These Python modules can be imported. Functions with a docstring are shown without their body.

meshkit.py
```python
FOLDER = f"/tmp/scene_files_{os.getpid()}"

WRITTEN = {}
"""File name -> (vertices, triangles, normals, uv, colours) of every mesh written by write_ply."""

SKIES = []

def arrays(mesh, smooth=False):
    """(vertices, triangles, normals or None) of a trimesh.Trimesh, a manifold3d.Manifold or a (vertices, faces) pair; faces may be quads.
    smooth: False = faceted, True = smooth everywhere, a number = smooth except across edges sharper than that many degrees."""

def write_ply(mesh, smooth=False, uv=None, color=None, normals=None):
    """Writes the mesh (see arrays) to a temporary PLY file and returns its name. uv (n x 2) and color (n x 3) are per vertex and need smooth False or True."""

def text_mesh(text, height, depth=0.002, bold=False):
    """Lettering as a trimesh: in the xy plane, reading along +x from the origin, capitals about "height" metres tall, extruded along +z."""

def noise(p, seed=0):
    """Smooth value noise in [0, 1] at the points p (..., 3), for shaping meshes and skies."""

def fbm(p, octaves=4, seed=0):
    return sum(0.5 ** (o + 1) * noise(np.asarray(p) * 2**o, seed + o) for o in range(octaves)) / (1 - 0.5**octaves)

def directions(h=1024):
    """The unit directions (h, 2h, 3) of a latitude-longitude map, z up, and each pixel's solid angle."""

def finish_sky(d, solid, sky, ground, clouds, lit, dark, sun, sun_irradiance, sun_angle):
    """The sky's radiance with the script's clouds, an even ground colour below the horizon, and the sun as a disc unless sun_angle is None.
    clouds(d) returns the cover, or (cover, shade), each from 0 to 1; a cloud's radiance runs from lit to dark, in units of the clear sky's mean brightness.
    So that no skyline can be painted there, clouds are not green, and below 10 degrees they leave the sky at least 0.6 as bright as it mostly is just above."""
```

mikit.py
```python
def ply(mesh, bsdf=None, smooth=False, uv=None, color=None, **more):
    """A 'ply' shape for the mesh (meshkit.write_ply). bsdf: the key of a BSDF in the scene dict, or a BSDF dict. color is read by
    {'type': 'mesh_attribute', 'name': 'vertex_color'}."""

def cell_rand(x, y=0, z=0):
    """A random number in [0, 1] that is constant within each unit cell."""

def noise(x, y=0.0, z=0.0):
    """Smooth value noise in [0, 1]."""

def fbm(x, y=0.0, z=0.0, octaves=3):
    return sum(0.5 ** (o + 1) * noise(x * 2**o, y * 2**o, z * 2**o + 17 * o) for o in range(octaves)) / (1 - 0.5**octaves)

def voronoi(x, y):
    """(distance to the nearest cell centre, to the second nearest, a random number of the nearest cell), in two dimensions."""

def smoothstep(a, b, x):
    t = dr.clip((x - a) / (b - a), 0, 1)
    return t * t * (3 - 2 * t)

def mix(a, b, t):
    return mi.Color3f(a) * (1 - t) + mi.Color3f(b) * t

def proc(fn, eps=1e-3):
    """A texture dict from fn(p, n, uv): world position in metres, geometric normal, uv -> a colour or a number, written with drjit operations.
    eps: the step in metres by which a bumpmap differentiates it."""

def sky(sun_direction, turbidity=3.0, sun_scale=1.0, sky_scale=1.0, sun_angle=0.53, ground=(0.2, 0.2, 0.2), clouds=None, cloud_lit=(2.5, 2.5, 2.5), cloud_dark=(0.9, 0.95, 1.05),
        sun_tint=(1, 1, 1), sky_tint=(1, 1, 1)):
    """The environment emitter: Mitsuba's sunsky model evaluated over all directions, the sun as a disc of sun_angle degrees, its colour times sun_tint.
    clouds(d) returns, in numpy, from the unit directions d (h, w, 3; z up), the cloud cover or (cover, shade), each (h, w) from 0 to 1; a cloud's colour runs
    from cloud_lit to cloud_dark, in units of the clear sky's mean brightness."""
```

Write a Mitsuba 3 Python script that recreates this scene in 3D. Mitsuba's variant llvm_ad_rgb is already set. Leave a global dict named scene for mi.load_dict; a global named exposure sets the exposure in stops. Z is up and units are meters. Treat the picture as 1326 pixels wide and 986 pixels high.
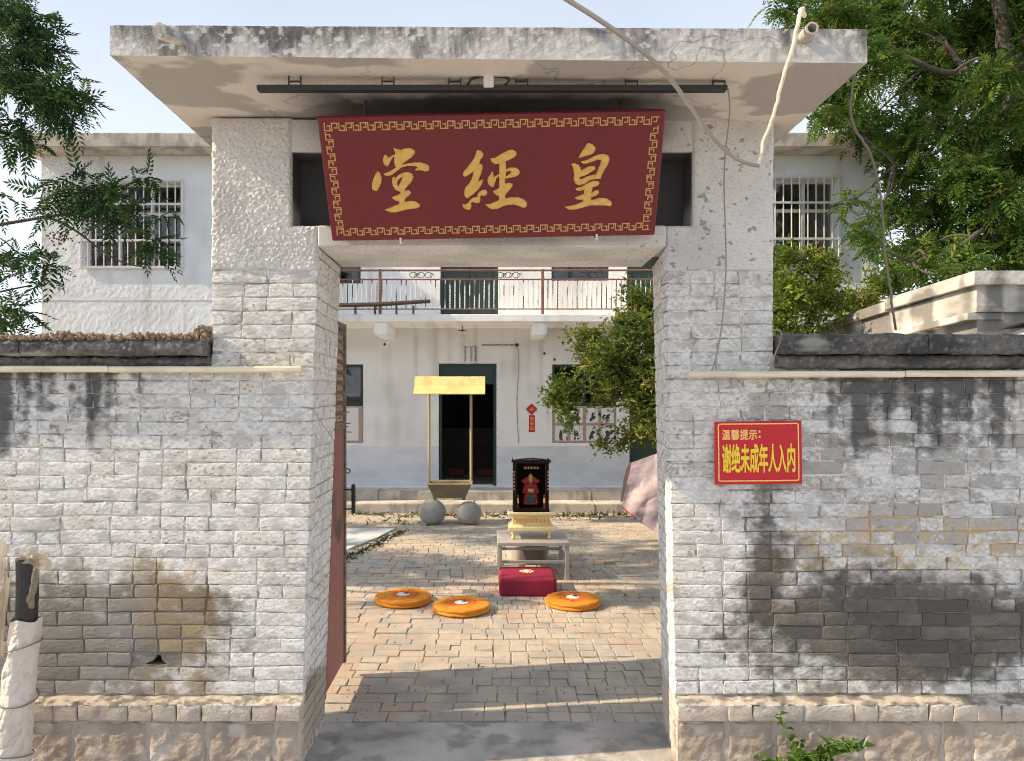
import math, random
import numpy as np, trimesh, drjit as dr, mitsuba as mi
import mikit, meshkit
from mikit import fbm, noise, smoothstep, mix, cell_rand
from shapely.geometry import Polygon, box as sbox
from shapely import union_all

T = mi.ScalarTransform4f
scene, labels = {}, {}

# ------------------------------------------------------------------ camera, sky, exposure
EYE = 1.81
scene['camera'] = {'type': 'perspective', 'fov': 69.43, 'fov_axis': 'x', 'near_clip': 0.05, 'far_clip': 3000.0,
                   'principal_point_offset_x': 0.0226, 'principal_point_offset_y': -0.0213,
                   'to_world': T().look_at(origin=[0, 0, EYE], target=[0, 1, EYE], up=[0, 0, 1])}
SUN = (-7.0, -1.0, 5.2)


def haze_cover(d):
    """pale summer haze, thickest towards the horizon all round"""
    el = np.degrees(np.arcsin(np.clip(d[..., 2], -1, 1)))
    base = .30 + .55 * np.exp(-np.maximum(el, 0) / 16.0)
    return np.clip(base + .14 * (meshkit.fbm(d * [3, 3, 6], 4, 5) - .5), 0, 1)


scene['sky'] = mikit.sky(SUN, turbidity=4.0, clouds=haze_cover, cloud_lit=(4.0, 4.2, 4.45), cloud_dark=(3.0, 3.1, 3.3), sun_scale=1.2, ground=(.22, .2, .18), sun_tint=(1.0, .995, .97))
exposure = 1.98

# ------------------------------------------------------------------ helpers
_count = {}


def num(key):
    n = _count.get(key, -1) + 1
    _count[key] = n
    return key if n == 0 else f'{key}_{n:03d}'


def tag(key, label=None, cat=None, group=None, kind=None):
    d = labels.setdefault(key, {})
    for k, v in (('label', label), ('category', cat), ('group', group), ('kind', kind)):
        if v:
            d[k] = v
    return key


def thing(name, label, cat, group=None):
    return tag(num(name), label, cat, group)


def put(name, mesh, bsdf, parent=None, smooth=False, label=None, cat=None, group=None, kind=None, **kw):
    key = num((parent + '__' if parent else '') + name)
    scene[key] = mikit.ply(mesh.out() if isinstance(mesh, MB) else mesh, bsdf, smooth=smooth, **kw)
    if label or cat or group or kind:
        tag(key, label, cat, group, kind)
    return key


_u = np.array([[x, y, z] for x in (-1, 1) for y in (-1, 1) for z in (-1, 1)], float)
_cv = np.vstack([_u * [1, .8, .8], _u * [.8, 1, .8], _u * [.8, .8, 1]])
_h = trimesh.convex.convex_hull(_cv)
_map = [int(np.argmin(((_cv - q) ** 2).sum(1))) for q in _h.vertices]
_cf = np.array([[_map[i] for i in f] for f in _h.faces])
_which = np.repeat([0, 1, 2], 8)
_sgn = np.vstack([_u, _u, _u])


class MB:
    """collects boxes, tubes and meshes into one mesh"""
    def __init__(self):
        self.v, self.f, self.n = [], [], 0

    def add(self, v, f):
        v, f = np.asarray(v, float), np.asarray(f, int)
        if f.shape[1] == 4:
            f = np.vstack([f[:, [0, 1, 2]], f[:, [0, 2, 3]]])
        self.v.append(v), self.f.append(f + self.n)
        self.n += len(v)
        return self

    def mesh(self, m, loc=(0, 0, 0)):
        return self.add(np.array(m.vertices) + loc, m.faces)

    def box(self, x0, x1, y0, y1, z0, z1, c=0.003):
        ctr, half = np.array([x0 + x1, y0 + y1, z0 + z1]) / 2, np.array([x1 - x0, y1 - y0, z1 - z0]) / 2
        c = min(c, half.min() * .6)
        h = np.tile(half, (24, 1)) - c
        h[np.arange(24), _which] += c
        return self.add(ctr + _sgn * h, _cf)

    def obox(self, o, ax, ay, az, c=0.002):
        """box centred at o with half-axis vectors"""
        o, A = np.asarray(o, float), np.array([ax, ay, az], float)
        half = np.linalg.norm(A, axis=1)
        A = A / half[:, None]
        c = min(c, half.min() * .6)
        h = np.tile(half, (24, 1)) - c
        h[np.arange(24), _which] += c
        return self.add(o + (_sgn * h) @ A, _cf if np.linalg.det(A) > 0 else _cf[:, ::-1])

    def tube(self, pts, r, sides=8, cap=True):
        p = np.asarray(pts, float)
        n = len(p)
        r = np.broadcast_to(np.asarray(r, float), (n,))
        t = np.gradient(p, axis=0)
        t /= np.linalg.norm(t, axis=1, keepdims=True) + 1e-12
        a = np.array([0.31, 0.2, 0.9]) if abs(t[0, 2]) < .8 else np.array([1.0, .1, 0])
        A = []
        for i in range(n):
            a = a - t[i] * (a @ t[i])
            a = a / (np.linalg.norm(a) + 1e-12)
            A.append(a)
        A = np.array(A)
        B = np.cross(t, A)
        ang = np.arange(sides) * 2 * np.pi / sides
        v = (p[:, None] + r[:, None, None] * (np.cos(ang)[None, :, None] * A[:, None] + np.sin(ang)[None, :, None] * B[:, None])).reshape(-1, 3)
        i, j = np.meshgrid(np.arange(n - 1), np.arange(sides), indexing='ij')
        q = np.stack([i * sides + j, i * sides + (j + 1) % sides, (i + 1) * sides + (j + 1) % sides, (i + 1) * sides + j], -1).reshape(-1, 4)
        f = np.vstack([q[:, [0, 1, 2]], q[:, [0, 2, 3]]])
        if cap:
            m = len(v)
            v = np.vstack([v, p[0], p[-1]])
            k = np.arange(sides)
            f = np.vstack([f, np.stack([np.full(sides, m), (k + 1) % sides, k], 1), np.stack([np.full(sides, m + 1), (n - 1) * sides + k, (n - 1) * sides + (k + 1) % sides], 1)])
        return self.add(v, f)

    def lathe(self, prof, o=(0, 0, 0), sides=32):
        """prof: (radius, z) pairs"""
        prof = np.asarray(prof, float)
        ang = np.arange(sides) * 2 * np.pi / sides
        v = np.stack([prof[:, :1] * np.cos(ang), prof[:, :1] * np.sin(ang), np.repeat(prof[:, 1:2], sides, 1)], -1).reshape(-1, 3) + o
        n = len(prof)
        i, j = np.meshgrid(np.arange(n - 1), np.arange(sides), indexing='ij')
        q = np.stack([i * sides + j, i * sides + (j + 1) % sides, (i + 1) * sides + (j + 1) % sides, (i + 1) * sides + j], -1).reshape(-1, 4)
        return self.add(v, q)

    def grid(self, P):
        """P: (n, m, 3) array of points"""
        n, m = P.shape[:2]
        i, j = np.meshgrid(np.arange(n - 1), np.arange(m - 1), indexing='ij')
        q = np.stack([i * m + j, (i + 1) * m + j, (i + 1) * m + j + 1, i * m + j + 1], -1).reshape(-1, 4)
        return self.add(P.reshape(-1, 3), q)

    def out(self):
        return np.vstack(self.v), np.vstack(self.f)


def extrude_xz(poly, y0, y1):
    """a shapely polygon in (x, z) as a solid between y0 and y1"""
    b = MB()
    for g in getattr(poly, 'geoms', [poly]):
        m = trimesh.creation.extrude_polygon(g, y1 - y0, engine='earcut')
        v = np.array(m.vertices)
        b.add(np.stack([v[:, 0], y1 - v[:, 2], v[:, 1]], 1), np.array(m.faces))
    return b


def smooth_path(pts, n=8):
    from scipy.interpolate import CubicSpline
    p = np.asarray(pts, float)
    t = np.concatenate([[0], np.cumsum(np.linalg.norm(np.diff(p, axis=0), axis=1))])
    return CubicSpline(t, p)(np.linspace(0, t[-1], (len(p) - 1) * n + 1))


# ------------------------------------------------------------------ materials
def mat(key, color, rough=0.8, bump=None, eps=1e-3, two=True, **kw):
    c = mikit.proc(color) if callable(color) else {'type': 'rgb', 'value': list(color)}
    b = {'type': 'principled', 'base_color': c, 'roughness': rough, **kw}
    if bump is not None:
        b = {'type': 'bumpmap', 'height': mikit.proc(bump, eps), 'scale': 1.0, 'bsdf': b}
    scene[key] = {'type': 'twosided', 'bsdf': b} if two else b


def ell(x, z, cx, cz, rx, rz):
    return 1 - dr.sqrt(dr.square((x - cx) / rx) + dr.square((z - cz) / rz))


def wall_stains(x, z):
    """(soot, drip, ochre, wear) fields of the old painted street wall: where fires, rain and lichen marked it"""
    n1 = fbm(x * 6, z * 8, 2.3, 5)
    n2 = fbm(x * 31, z * 36, 7.7, 3)
    soot = dr.maximum(dr.maximum(ell(x, z, -2.0, .60, .85, .42), ell(x, z, -1.62, .70, .50, .34)), ell(x, z, 1.98, .70, .95, .34) * 1.3)
    soot = dr.maximum(soot, ell(x, z, 1.32, .92, .16, .50) * .8)
    soot = soot + (n1 - .5) * .75 + (n2 - .5) * .35
    streak = .6 * noise(x * 8.5, z * .5, 3.3) + .4 * noise(x * 33, z * 1.6, 8.3)
    side = dr.maximum(smoothstep(-1.50, -1.66, x), smoothstep(1.2, 1.8, x))
    drip = (z - 1.78) * 1.3 + (streak - .40) * 1.9 + (n2 - .5) * .5 - (1 - side) * 2 - smoothstep(1.60, 1.35, z) * 1.2
    och = dr.maximum(ell(x, z, 2.0, 1.06, .95, .20), ell(x, z, -1.55, .90, .55, .2) * .9) + (n1 - .5) * .9
    wear = n1 + .30 * smoothstep(1.0, 1.6, x) * smoothstep(.85, 1.15, z) - .06 * smoothstep(-1.3, -.9, x) * smoothstep(.8, -.5, x)
    return soot, drip, och, wear, n1, n2


def brick_color(p, n, uv):
    x, z = p.x, p.z + .35 * (p.y - 3.54)
    soot, drip, och, wear, n1, n2 = wall_stains(x, z)
    one, two = uv.x, uv.y
    fine = fbm(p.x * 75, p.y * 75, p.z * 75, 3)
    mott = fbm(p.x * 19 + p.z * 7, p.z * 27 - p.x * 5, p.y * 19, 4)
    c = mix((.71, .715, .715), (.52, .52, .515), smoothstep(.36, .70, fine))
    c = mix(c, (.44, .435, .425), smoothstep(.46, .66, mott) * .75)
    c = mix(c, (.62, .58, .52), two * smoothstep(.5, .62, n1) * .7)
    # paint gone from single bricks, down to the grey brick, with ragged rims of paint left
    bare = smoothstep(-.02, .22, wear - .74 + .36 * (one - .35) + (fine - .5) * .45 + (n2 - .5) * .3)
    grey = mix((.19, .188, .185), (.40, .39, .375), fine * .7 + two * .4)
    c = mix(c, grey, bare * (.50 + .3 * one))
    pits = smoothstep(.74, .80, noise(p.x * 47 + p.z * 20, p.y * 47, p.z * 58 - p.x * 17)) * smoothstep(.40, .62, n1)
    c = mix(c, (.17, .155, .14), pits * .55)
    chips = smoothstep(.66, .72, n2) * smoothstep(.42, .6, n1)
    c = mix(c, (.30, .275, .25), chips * .75)
    c = mix(c, (.56, .39, .16), smoothstep(.12, .5, och) * smoothstep(.5, .75, n2 + .15 * two) * .5)
    sootc = mix((.036, .033, .030), (.175, .152, .124), smoothstep(.34, .86, fine * .30 + mott * .45 + two * .22))
    sootc = mix(sootc, mix(mix((.17, .158, .14), (.26, .25, .235), two), mix((.20, .155, .10), (.30, .225, .13), two), smoothstep(-1.75, -1.5, p.x + (n1 - .5) * .5)), smoothstep(-1.2, -1.4, p.x) * .85)
    c = mix(c, sootc, smoothstep(-.26, .42, soot - .14 + .14 * (one - .5) + (mott - .5) * .8) * .92)
    c = mix(c, mix((.035, .035, .037), (.12, .12, .12), fine * two), smoothstep(-.26, .42, drip + .10 * (one - .5) + (mott - .5) * .9) * .90)
    c = mix(c, (.12, .108, .095), smoothstep(.05, .3, .62 - p.z + (n1 - .5) * .8) * smoothstep(3.57, 3.62, p.y) * smoothstep(0, -.5, p.x))
    return mix(c, (.40, .345, .285), smoothstep(.40, .30, p.z + (n1 - .5) * .1) * .8)


def mortar_color(p, n, uv):
    x, z = p.x, p.z
    soot, drip, och, wear, n1, n2 = wall_stains(x, z)
    c = mix((.72, .71, .69), (.30, .285, .265), smoothstep(.44, .62, .5 * fbm(x * 12, z * 30, 5.5) + .5 * n2))
    c = mix(c, (.62, .37, .10), smoothstep(.0, .35, och) * (.3 + .6 * smoothstep(.4, .6, n1)))
    c = mix(c, (.135, .12, .105), smoothstep(-.14, .26, soot + (n2 - .5) * .5) * .88)
    c = mix(c, (.12, .12, .12), smoothstep(-.1, .25, drip) * .7)
    return mix(c, mix((.46, .40, .32), (.17, .15, .125), smoothstep(.40, .62, fbm(x * 17 + z * 9, z * 40, p.y * 30, 4))), smoothstep(.45, .40, z) * .9)


def brick_bump(p, n, uv):
    return .0052 * fbm(p.x * 85, p.y * 85, p.z * 95) + .0012 * noise(p.x * 24 + p.z * 9, p.y * 24, p.z * 30 - p.x * 8) + .0016 * smoothstep(.60, .72, noise(p.x * 130, p.y * 130, p.z * 130))


mat('m_brick', brick_color, .85, brick_bump)
mat('m_mortar', mortar_color, .9, lambda p, n, uv: .004 * fbm(p.x * 70, p.y * 70, p.z * 70))


def stone_color(p, n, uv):
    a, b = fbm(p.x * 9, p.y * 9, p.z * 9), noise(p.x * 90, p.y * 90, p.z * 90)
    c = mix((.29, .235, .19), (.43, .365, .31), smoothstep(.3, .72, a))
    c = mix(c, (.30, .26, .225), smoothstep(.55, .9, b) * .6)
    return mix(c, (.56, .53, .49), smoothstep(.58, .66, fbm(p.x * 5, p.z * 9, 4.4)) * .6)


mat('m_stone', stone_color, .85, lambda p, n, uv: .009 * fbm(p.x * 46, p.y * 46, p.z * 46, 4))


def stucco_color(p, n, uv):
    a, b = fbm(p.x * 4, p.z * 4, p.y * 4), noise(p.x * 120, p.y * 120, p.z * 120)
    c = mix((.66, .655, .645), (.50, .495, .485), smoothstep(.35, .75, a))
    c = mix(c, (.33, .32, .31), smoothstep(.6, .95, b) * .55)
    # smoke of the incense under the canopy, and dark specks
    up = smoothstep(2.86, 3.14, p.z + (a - .5) * .3) * smoothstep(.98, .70, dr.abs(p.x))
    c = mix(c, (.12, .12, .125), up * .9)
    return mix(c, (.12, .11, .10), smoothstep(.70, .75, fbm(p.x * 31 + p.z * 13, p.z * 34 - p.x * 11, p.y * 30)) * smoothstep(.4, .8, p.x) * .6)


mat('m_stucco', stucco_color, .9)


def canopy_color(p, n, uv):
    a, b = fbm(p.x * 5, p.y * 5, p.z * 5), noise(p.x * 60, p.y * 60, p.z * 60)
    st = fbm(p.x * 13 + p.z * 3, p.y * 2, p.z * 6, 5) * .6 + fbm(p.x * 60, p.y * 20, p.z * 11 + p.x * 3, 3) * .4
    big = noise(p.x * 2.1, 3.7)
    front = mix((.50, .495, .485), (.075, .075, .082), smoothstep(.38, .66, st * .72 + big * .26 + (p.z - 3.2) * 1.2) * .92)
    front = mix(front, (.68, .68, .67), smoothstep(.55, .7, fbm(p.x * 40, p.y * 40, p.z * 40)) * .55)
    flake = smoothstep(.47, .53, fbm(p.x * 2.2, p.y * 3.4, 8.1, 4))
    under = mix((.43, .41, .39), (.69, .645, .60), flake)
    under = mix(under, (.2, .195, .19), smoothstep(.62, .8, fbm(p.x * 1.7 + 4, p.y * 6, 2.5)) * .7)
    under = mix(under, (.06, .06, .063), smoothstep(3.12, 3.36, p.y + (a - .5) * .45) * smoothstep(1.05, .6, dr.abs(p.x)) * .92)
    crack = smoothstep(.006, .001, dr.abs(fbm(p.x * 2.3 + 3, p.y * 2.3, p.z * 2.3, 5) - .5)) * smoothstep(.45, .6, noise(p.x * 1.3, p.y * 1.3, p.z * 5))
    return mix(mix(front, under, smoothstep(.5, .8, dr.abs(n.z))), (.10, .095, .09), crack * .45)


mat('m_canopy', canopy_color, .9, lambda p, n, uv: .003 * fbm(p.x * 45, p.y * 45, p.z * 45))


def plaster_white(p, n, uv):
    a, b = fbm(p.x * 1.3, p.y, p.z * 1.3, 4), noise(p.x * 9, p.y, p.z * .8)
    c = mix((.86, .86, .85), (.77, .77, .76), smoothstep(.4, .7, a))
    c = mix(c, (.50, .47, .42), smoothstep(.50, .80, b * .65 + a * .35) * .55)
    return c


mat('m_plaster', plaster_white, .9, lambda p, n, uv: .004 * fbm(p.x * 16, p.y * 16, p.z * 16))
mat('m_wing', lambda p, n, uv: mix(mix((.76, .80, .84), (.66, .69, .72), smoothstep(.4, .7, fbm(p.x * 1.3, p.y, p.z * 1.3, 4))), (.52, .52, .50), smoothstep(.55, .8, noise(p.x * 7, p.z * .7, 3) * .6 + fbm(p.x * 3, p.z * 3) * .4) * .55), .9,
    lambda p, n, uv: .010 * fbm(p.x * 22, p.y * 22, p.z * 14))
mat('m_side', lambda p, n, uv: mix(mix((.60, .575, .53), (.42, .405, .38), smoothstep(.35, .7, fbm(p.x * 3, p.y * 3, p.z * 5))), (.15, .145, .14), smoothstep(.40, .58, .55 * fbm(p.x * 2.2, p.y * 2.2, p.z * 5, 5) + .45 * noise(p.x * 9, p.y * 9, p.z * .8)) * .8), .9,
    lambda p, n, uv: .008 * fbm(p.x * 30, p.y * 30, p.z * 30))
mat('m_dado', lambda p, n, uv: mix((.70, .73, .78), (.60, .63, .68), smoothstep(.35, .75, fbm(p.x * 2, p.y, p.z * 4))), .8)


def concrete_old(p, n, uv):
    a, b = fbm(p.x * 4, p.y * 4, p.z * 4), noise(p.x * 50, p.y * 50, p.z * 50)
    c = mix((.52, .48, .42), (.36, .335, .30), smoothstep(.35, .75, a))
    c = mix(c, (.20, .19, .18), smoothstep(.52, .66, fbm(p.x * 7 + p.y * 3, p.y * 7 - p.x * 2, p.z * 2.2)) * .55)
    return mix(c, (.26, .24, .22), smoothstep(.6, .95, b) * .22)


mat('m_concrete', concrete_old, .9, lambda p, n, uv: .003 * fbm(p.x * 45, p.y * 45, p.z * 45))


def coping_dark(p, n, uv):
    a, b = fbm(p.x * 6 + p.z * 5, p.y * 6, p.z * 9 - p.x * 3), fbm(p.x * 50 + p.z * 31, p.y * 50 + p.x * 17, p.z * 50 - p.x * 27)
    c = mix((.05, .05, .052), (.17, .165, .16), smoothstep(.3, .75, a * .6 + b * .4))
    c = mix(c, (.34, .34, .33), smoothstep(.62, .75, fbm(p.x * 3.3, p.y * 9, p.z * 11)) * .7)
    return mix(c, (.30, .26, .2), smoothstep(.6, .8, b) * .5)


mat('m_coping', coping_dark, .95, lambda p, n, uv: .010 * fbm(p.x * 44 + p.z * 29, p.y * 44 + p.x * 17, p.z * 44 - p.x * 25))


def paver_color(p, n, uv):
    k1, k2 = cell_rand(dr.floor(p.x / .125), dr.floor(p.y / .125), 5), noise(p.x * 1.1, p.y * 1.1, 3)
    fine, a = noise(p.x * 80, p.y * 80, 1), fbm(p.x * 6, p.y * 6, 9)
    c = mix((.44, .385, .31), (.34, .31, .265), smoothstep(.3, .7, a))
    c = mix(c, (.42, .295, .22), smoothstep(.55, .85, k1 * .55 + k2 * .5) * .6)
    c = mix(c, (.32, .29, .265), smoothstep(.6, .9, fine * .5 + a * .5) * .6)
    return mix(c, (.40, .375, .335), smoothstep(.6, .7, fbm(p.x * 2.3, p.y * 2.3, 4)) * .5)


mat('m_paver', paver_color, .9, lambda p, n, uv: .003 * fbm(p.x * 40, p.y * 40, p.z * 40))
mat('m_soil', lambda p, n, uv: mix(mix((.25, .215, .17), (.36, .315, .25), fbm(p.x * 5, p.y * 5)), (.09, .11, .05), smoothstep(.55, .7, fbm(p.x * 1.1, p.y * 1.1, 3)) * .7), .95)
mat('m_cement', lambda p, n, uv: mix(mix((.47, .44, .405), (.34, .32, .30), smoothstep(.3, .75, fbm(p.x * 4, p.y * 4, 2))), (.20, .185, .17), smoothstep(.42, .72, fbm(p.x * 8 + p.y * 4, p.y * 9 - p.x * 3, 6, 5)) * .75), .9,
    lambda p, n, uv: .010 * fbm(p.x * 25 + p.y * 9, p.y * 25 - p.x * 8, p.z * 25, 4) + .006 * smoothstep(.5, .6, fbm(p.x * 6, p.y * 8, 2)))
mat('m_patch', lambda p, n, uv: mix((.50, .51, .52), (.40, .41, .42), smoothstep(.3, .75, fbm(p.x * 3, p.y * 3, 2))), .9)

mat('m_red_board', lambda p, n, uv: mix((.165, .011, .018), (.125, .010, .016), fbm(p.x * 3, p.z * 3)), .38)
mat('m_gold', lambda p, n, uv: mix((.72, .47, .13), (.58, .36, .09), noise(p.x * 60, p.y * 60, p.z * 60)), .42)
mat('m_gold_dull', (.52, .30, .11), .55)
mat('m_sign_red', (.52, .008, .018), .35)
mat('m_sign_yellow', (.80, .62, .04), .5)
mat('m_sign_gold', (.85, .50, .16), .5)
mat('m_black', (.022, .022, .024), .5)
mat('m_iron', (.05, .045, .042), .6)
mat('m_cream_pvc', lambda p, n, uv: mix((.74, .69, .53), (.62, .57, .44), smoothstep(.4, .7, noise(p.x * 9, p.z * 30))), .5)
mat('m_wire', (.29, .26, .23), .7)
mat('m_rope', (.66, .61, .46), .85)
mat('m_dark_rope', (.17, .155, .14), .85)
mat('m_grille', (.62, .62, .60), .5)
mat('m_rail_red', lambda p, n, uv: mix((.22, .085, .07), (.30, .16, .13), noise(p.x * 7, p.z * 9)), .6)
mat('m_rail_white', lambda p, n, uv: mix((.72, .72, .70), (.10, .09, .085), smoothstep(.45, .62, noise(p.x * 21, p.z * 5.5))), .55)
mat('m_green', lambda p, n, uv: mix((.014, .036, .034), (.022, .052, .046), fbm(p.x * 3, p.z * 9)), .5)
mat('m_dark_wood', lambda p, n, uv: mix((.045, .032, .024), (.085, .06, .045), fbm(p.x * 4, p.y * 20, p.z * 4)), .6)
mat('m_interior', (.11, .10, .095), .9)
mat('m_red_leaf', lambda p, n, uv: mix(mix((.30, .10, .095), (.22, .12, .10), fbm(p.y * 5, p.z * 5)), (.07, .06, .055), smoothstep(.56, .66, fbm(p.y * 4, p.z * 3, 6.6)) * .9), .6)
mat('m_rust', lambda p, n, uv: mix((.10, .07, .05), (.22, .18, .14), noise(p.x * 40, p.y * 40, p.z * 40)), .8)
mat('m_wood_frame', (.42, .31, .25), .7)
mat('m_paper', (.74, .73, .75), .8)
mat('m_ink', (.05, .05, .07), .8)
mat('m_couplet', (.50, .03, .025), .6)
mat('m_yellow_tin', lambda p, n, uv: mix((.76, .62, .25), (.66, .50, .20), smoothstep(.35, .7, fbm(p.x * 9, p.y * 9, p.z * 4))), .5)
mat('m_bronze', lambda p, n, uv: mix((.13, .108, .065), (.24, .195, .12), fbm(p.x * 9, p.y * 9, p.z * 9)), .55)
mat('m_post', (.45, .36, .20), .55)
mat('m_ball', lambda p, n, uv: mix((.40, .395, .37), (.24, .24, .225), fbm(p.x * 9, p.y * 9, p.z * 9)), .85, lambda p, n, uv: .003 * fbm(p.x * 45, p.y * 45, p.z * 45))
mat('m_shrine', (.012, .005, .005), .7, specular=.2)
mat('m_robe', (.27, .018, .02), .6)
mat('m_skin', (.50, .33, .18), .6)
mat('m_gold_stand', lambda p, n, uv: mix((.80, .68, .38), (.68, .55, .28), noise(p.x * 9, p.z * 30)), .35)
mat('m_table', lambda p, n, uv: mix((.40, .38, .36), (.32, .30, .28), fbm(p.x * 7, p.y * 7, p.z * 7)), .4)
mat('m_urn', lambda p, n, uv: mix((.46, .42, .38), (.17, .15, .14), smoothstep(.35, .6, noise(p.x * 4.5, p.z * 2, 1.3))), .6)
mat('m_kneel', lambda p, n, uv: mix((.27, .012, .045), (.18, .008, .03), fbm(p.x * 12, p.y * 12, p.z * 12)), .8, lambda p, n, uv: .002 * fbm(p.x * 80, p.y * 80, p.z * 80) + .006 * noise(p.x * 9, p.y * 9, p.z * 9))
mat('m_orange', lambda p, n, uv: mix((.70, .27, .022), (.52, .19, .015), fbm(p.x * 22, p.y * 22, p.z * 22)), .85, lambda p, n, uv: .002 * fbm(p.x * 90, p.y * 90, p.z * 90))
mat('m_orange_dark', (.62, .16, .02), .8)
mat('m_white', (.72, .71, .69), .7)
mat('m_tarp', lambda p, n, uv: mix((.46, .36, .37), (.34, .28, .30), smoothstep(.4, .6, fbm(p.x * 5, p.y * 5, p.z * 5))), .6, lambda p, n, uv: .05 * dr.abs(fbm(p.x * 5 + p.z * 4, p.y * 5, p.z * 6 - p.x * 4, 3) - .5))
mat('m_wrap', lambda p, n, uv: mix((.66, .60, .56), (.55, .49, .45), fbm(p.x * 12, p.y * 12, p.z * 6)), .55, lambda p, n, uv: .05 * dr.abs(fbm(p.x * 14 + p.z * 5, p.y * 14, p.z * 13 - p.x * 9, 4) - .5))
scene['m_film'] = {'type': 'principledthin', 'base_color': {'type': 'rgb', 'value': [.80, .70, .56]}, 'roughness': .3, 'diff_trans': .8, 'spec_trans': .75}
scene['m_glass'] = {'type': 'thindielectric'}
scene['m_leaf'] = {'type': 'principledthin', 'base_color': {'type': 'mesh_attribute', 'name': 'vertex_color'}, 'roughness': .45, 'diff_trans': .75}
mat('m_bark', lambda p, n, uv: mix((.06, .05, .042), (.12, .10, .085), fbm(p.x * 20, p.y * 20, p.z * 6)), .9)
mat('m_dry', lambda p, n, uv: mix((.34, .25, .17), (.20, .16, .12), noise(p.x * 60, p.y * 60, p.z * 60)), .9)

# ------------------------------------------------------------------ ground
b = MB().add([[-600, -60, -.03], [600, -60, -.03], [600, 900, -.03], [-600, 900, -.03]], [[0, 1, 2, 3]])
put('ground', b, 'm_soil', label='bare earth ground around the gate and the courtyard', kind='structure')
b = MB()
b.box(-14, 14, -8, 4.10, -.02, .004, .002)
put('threshold_pavement', b, 'm_cement', label='worn grey cement paving before the wall and in the gate opening', kind='structure')
gx, gy = np.meshgrid(np.linspace(-7.5, 7.5, 300), np.linspace(4.102, 11.5, 170), indexing='ij')
gp = np.stack([gx, gy, gx * 0], -1)
gp[..., 2] = -.0085 + .020 * np.clip(meshkit.fbm(gp * [1.6, 2.6, 1], 5, 8) - .50, -.2, .5)
b = MB().grid(gp)
put('courtyard', b, 'm_soil', label='courtyard floor of worn bricks laid in soil', kind='structure')
rng = np.random.default_rng(11)
pavers = []


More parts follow.
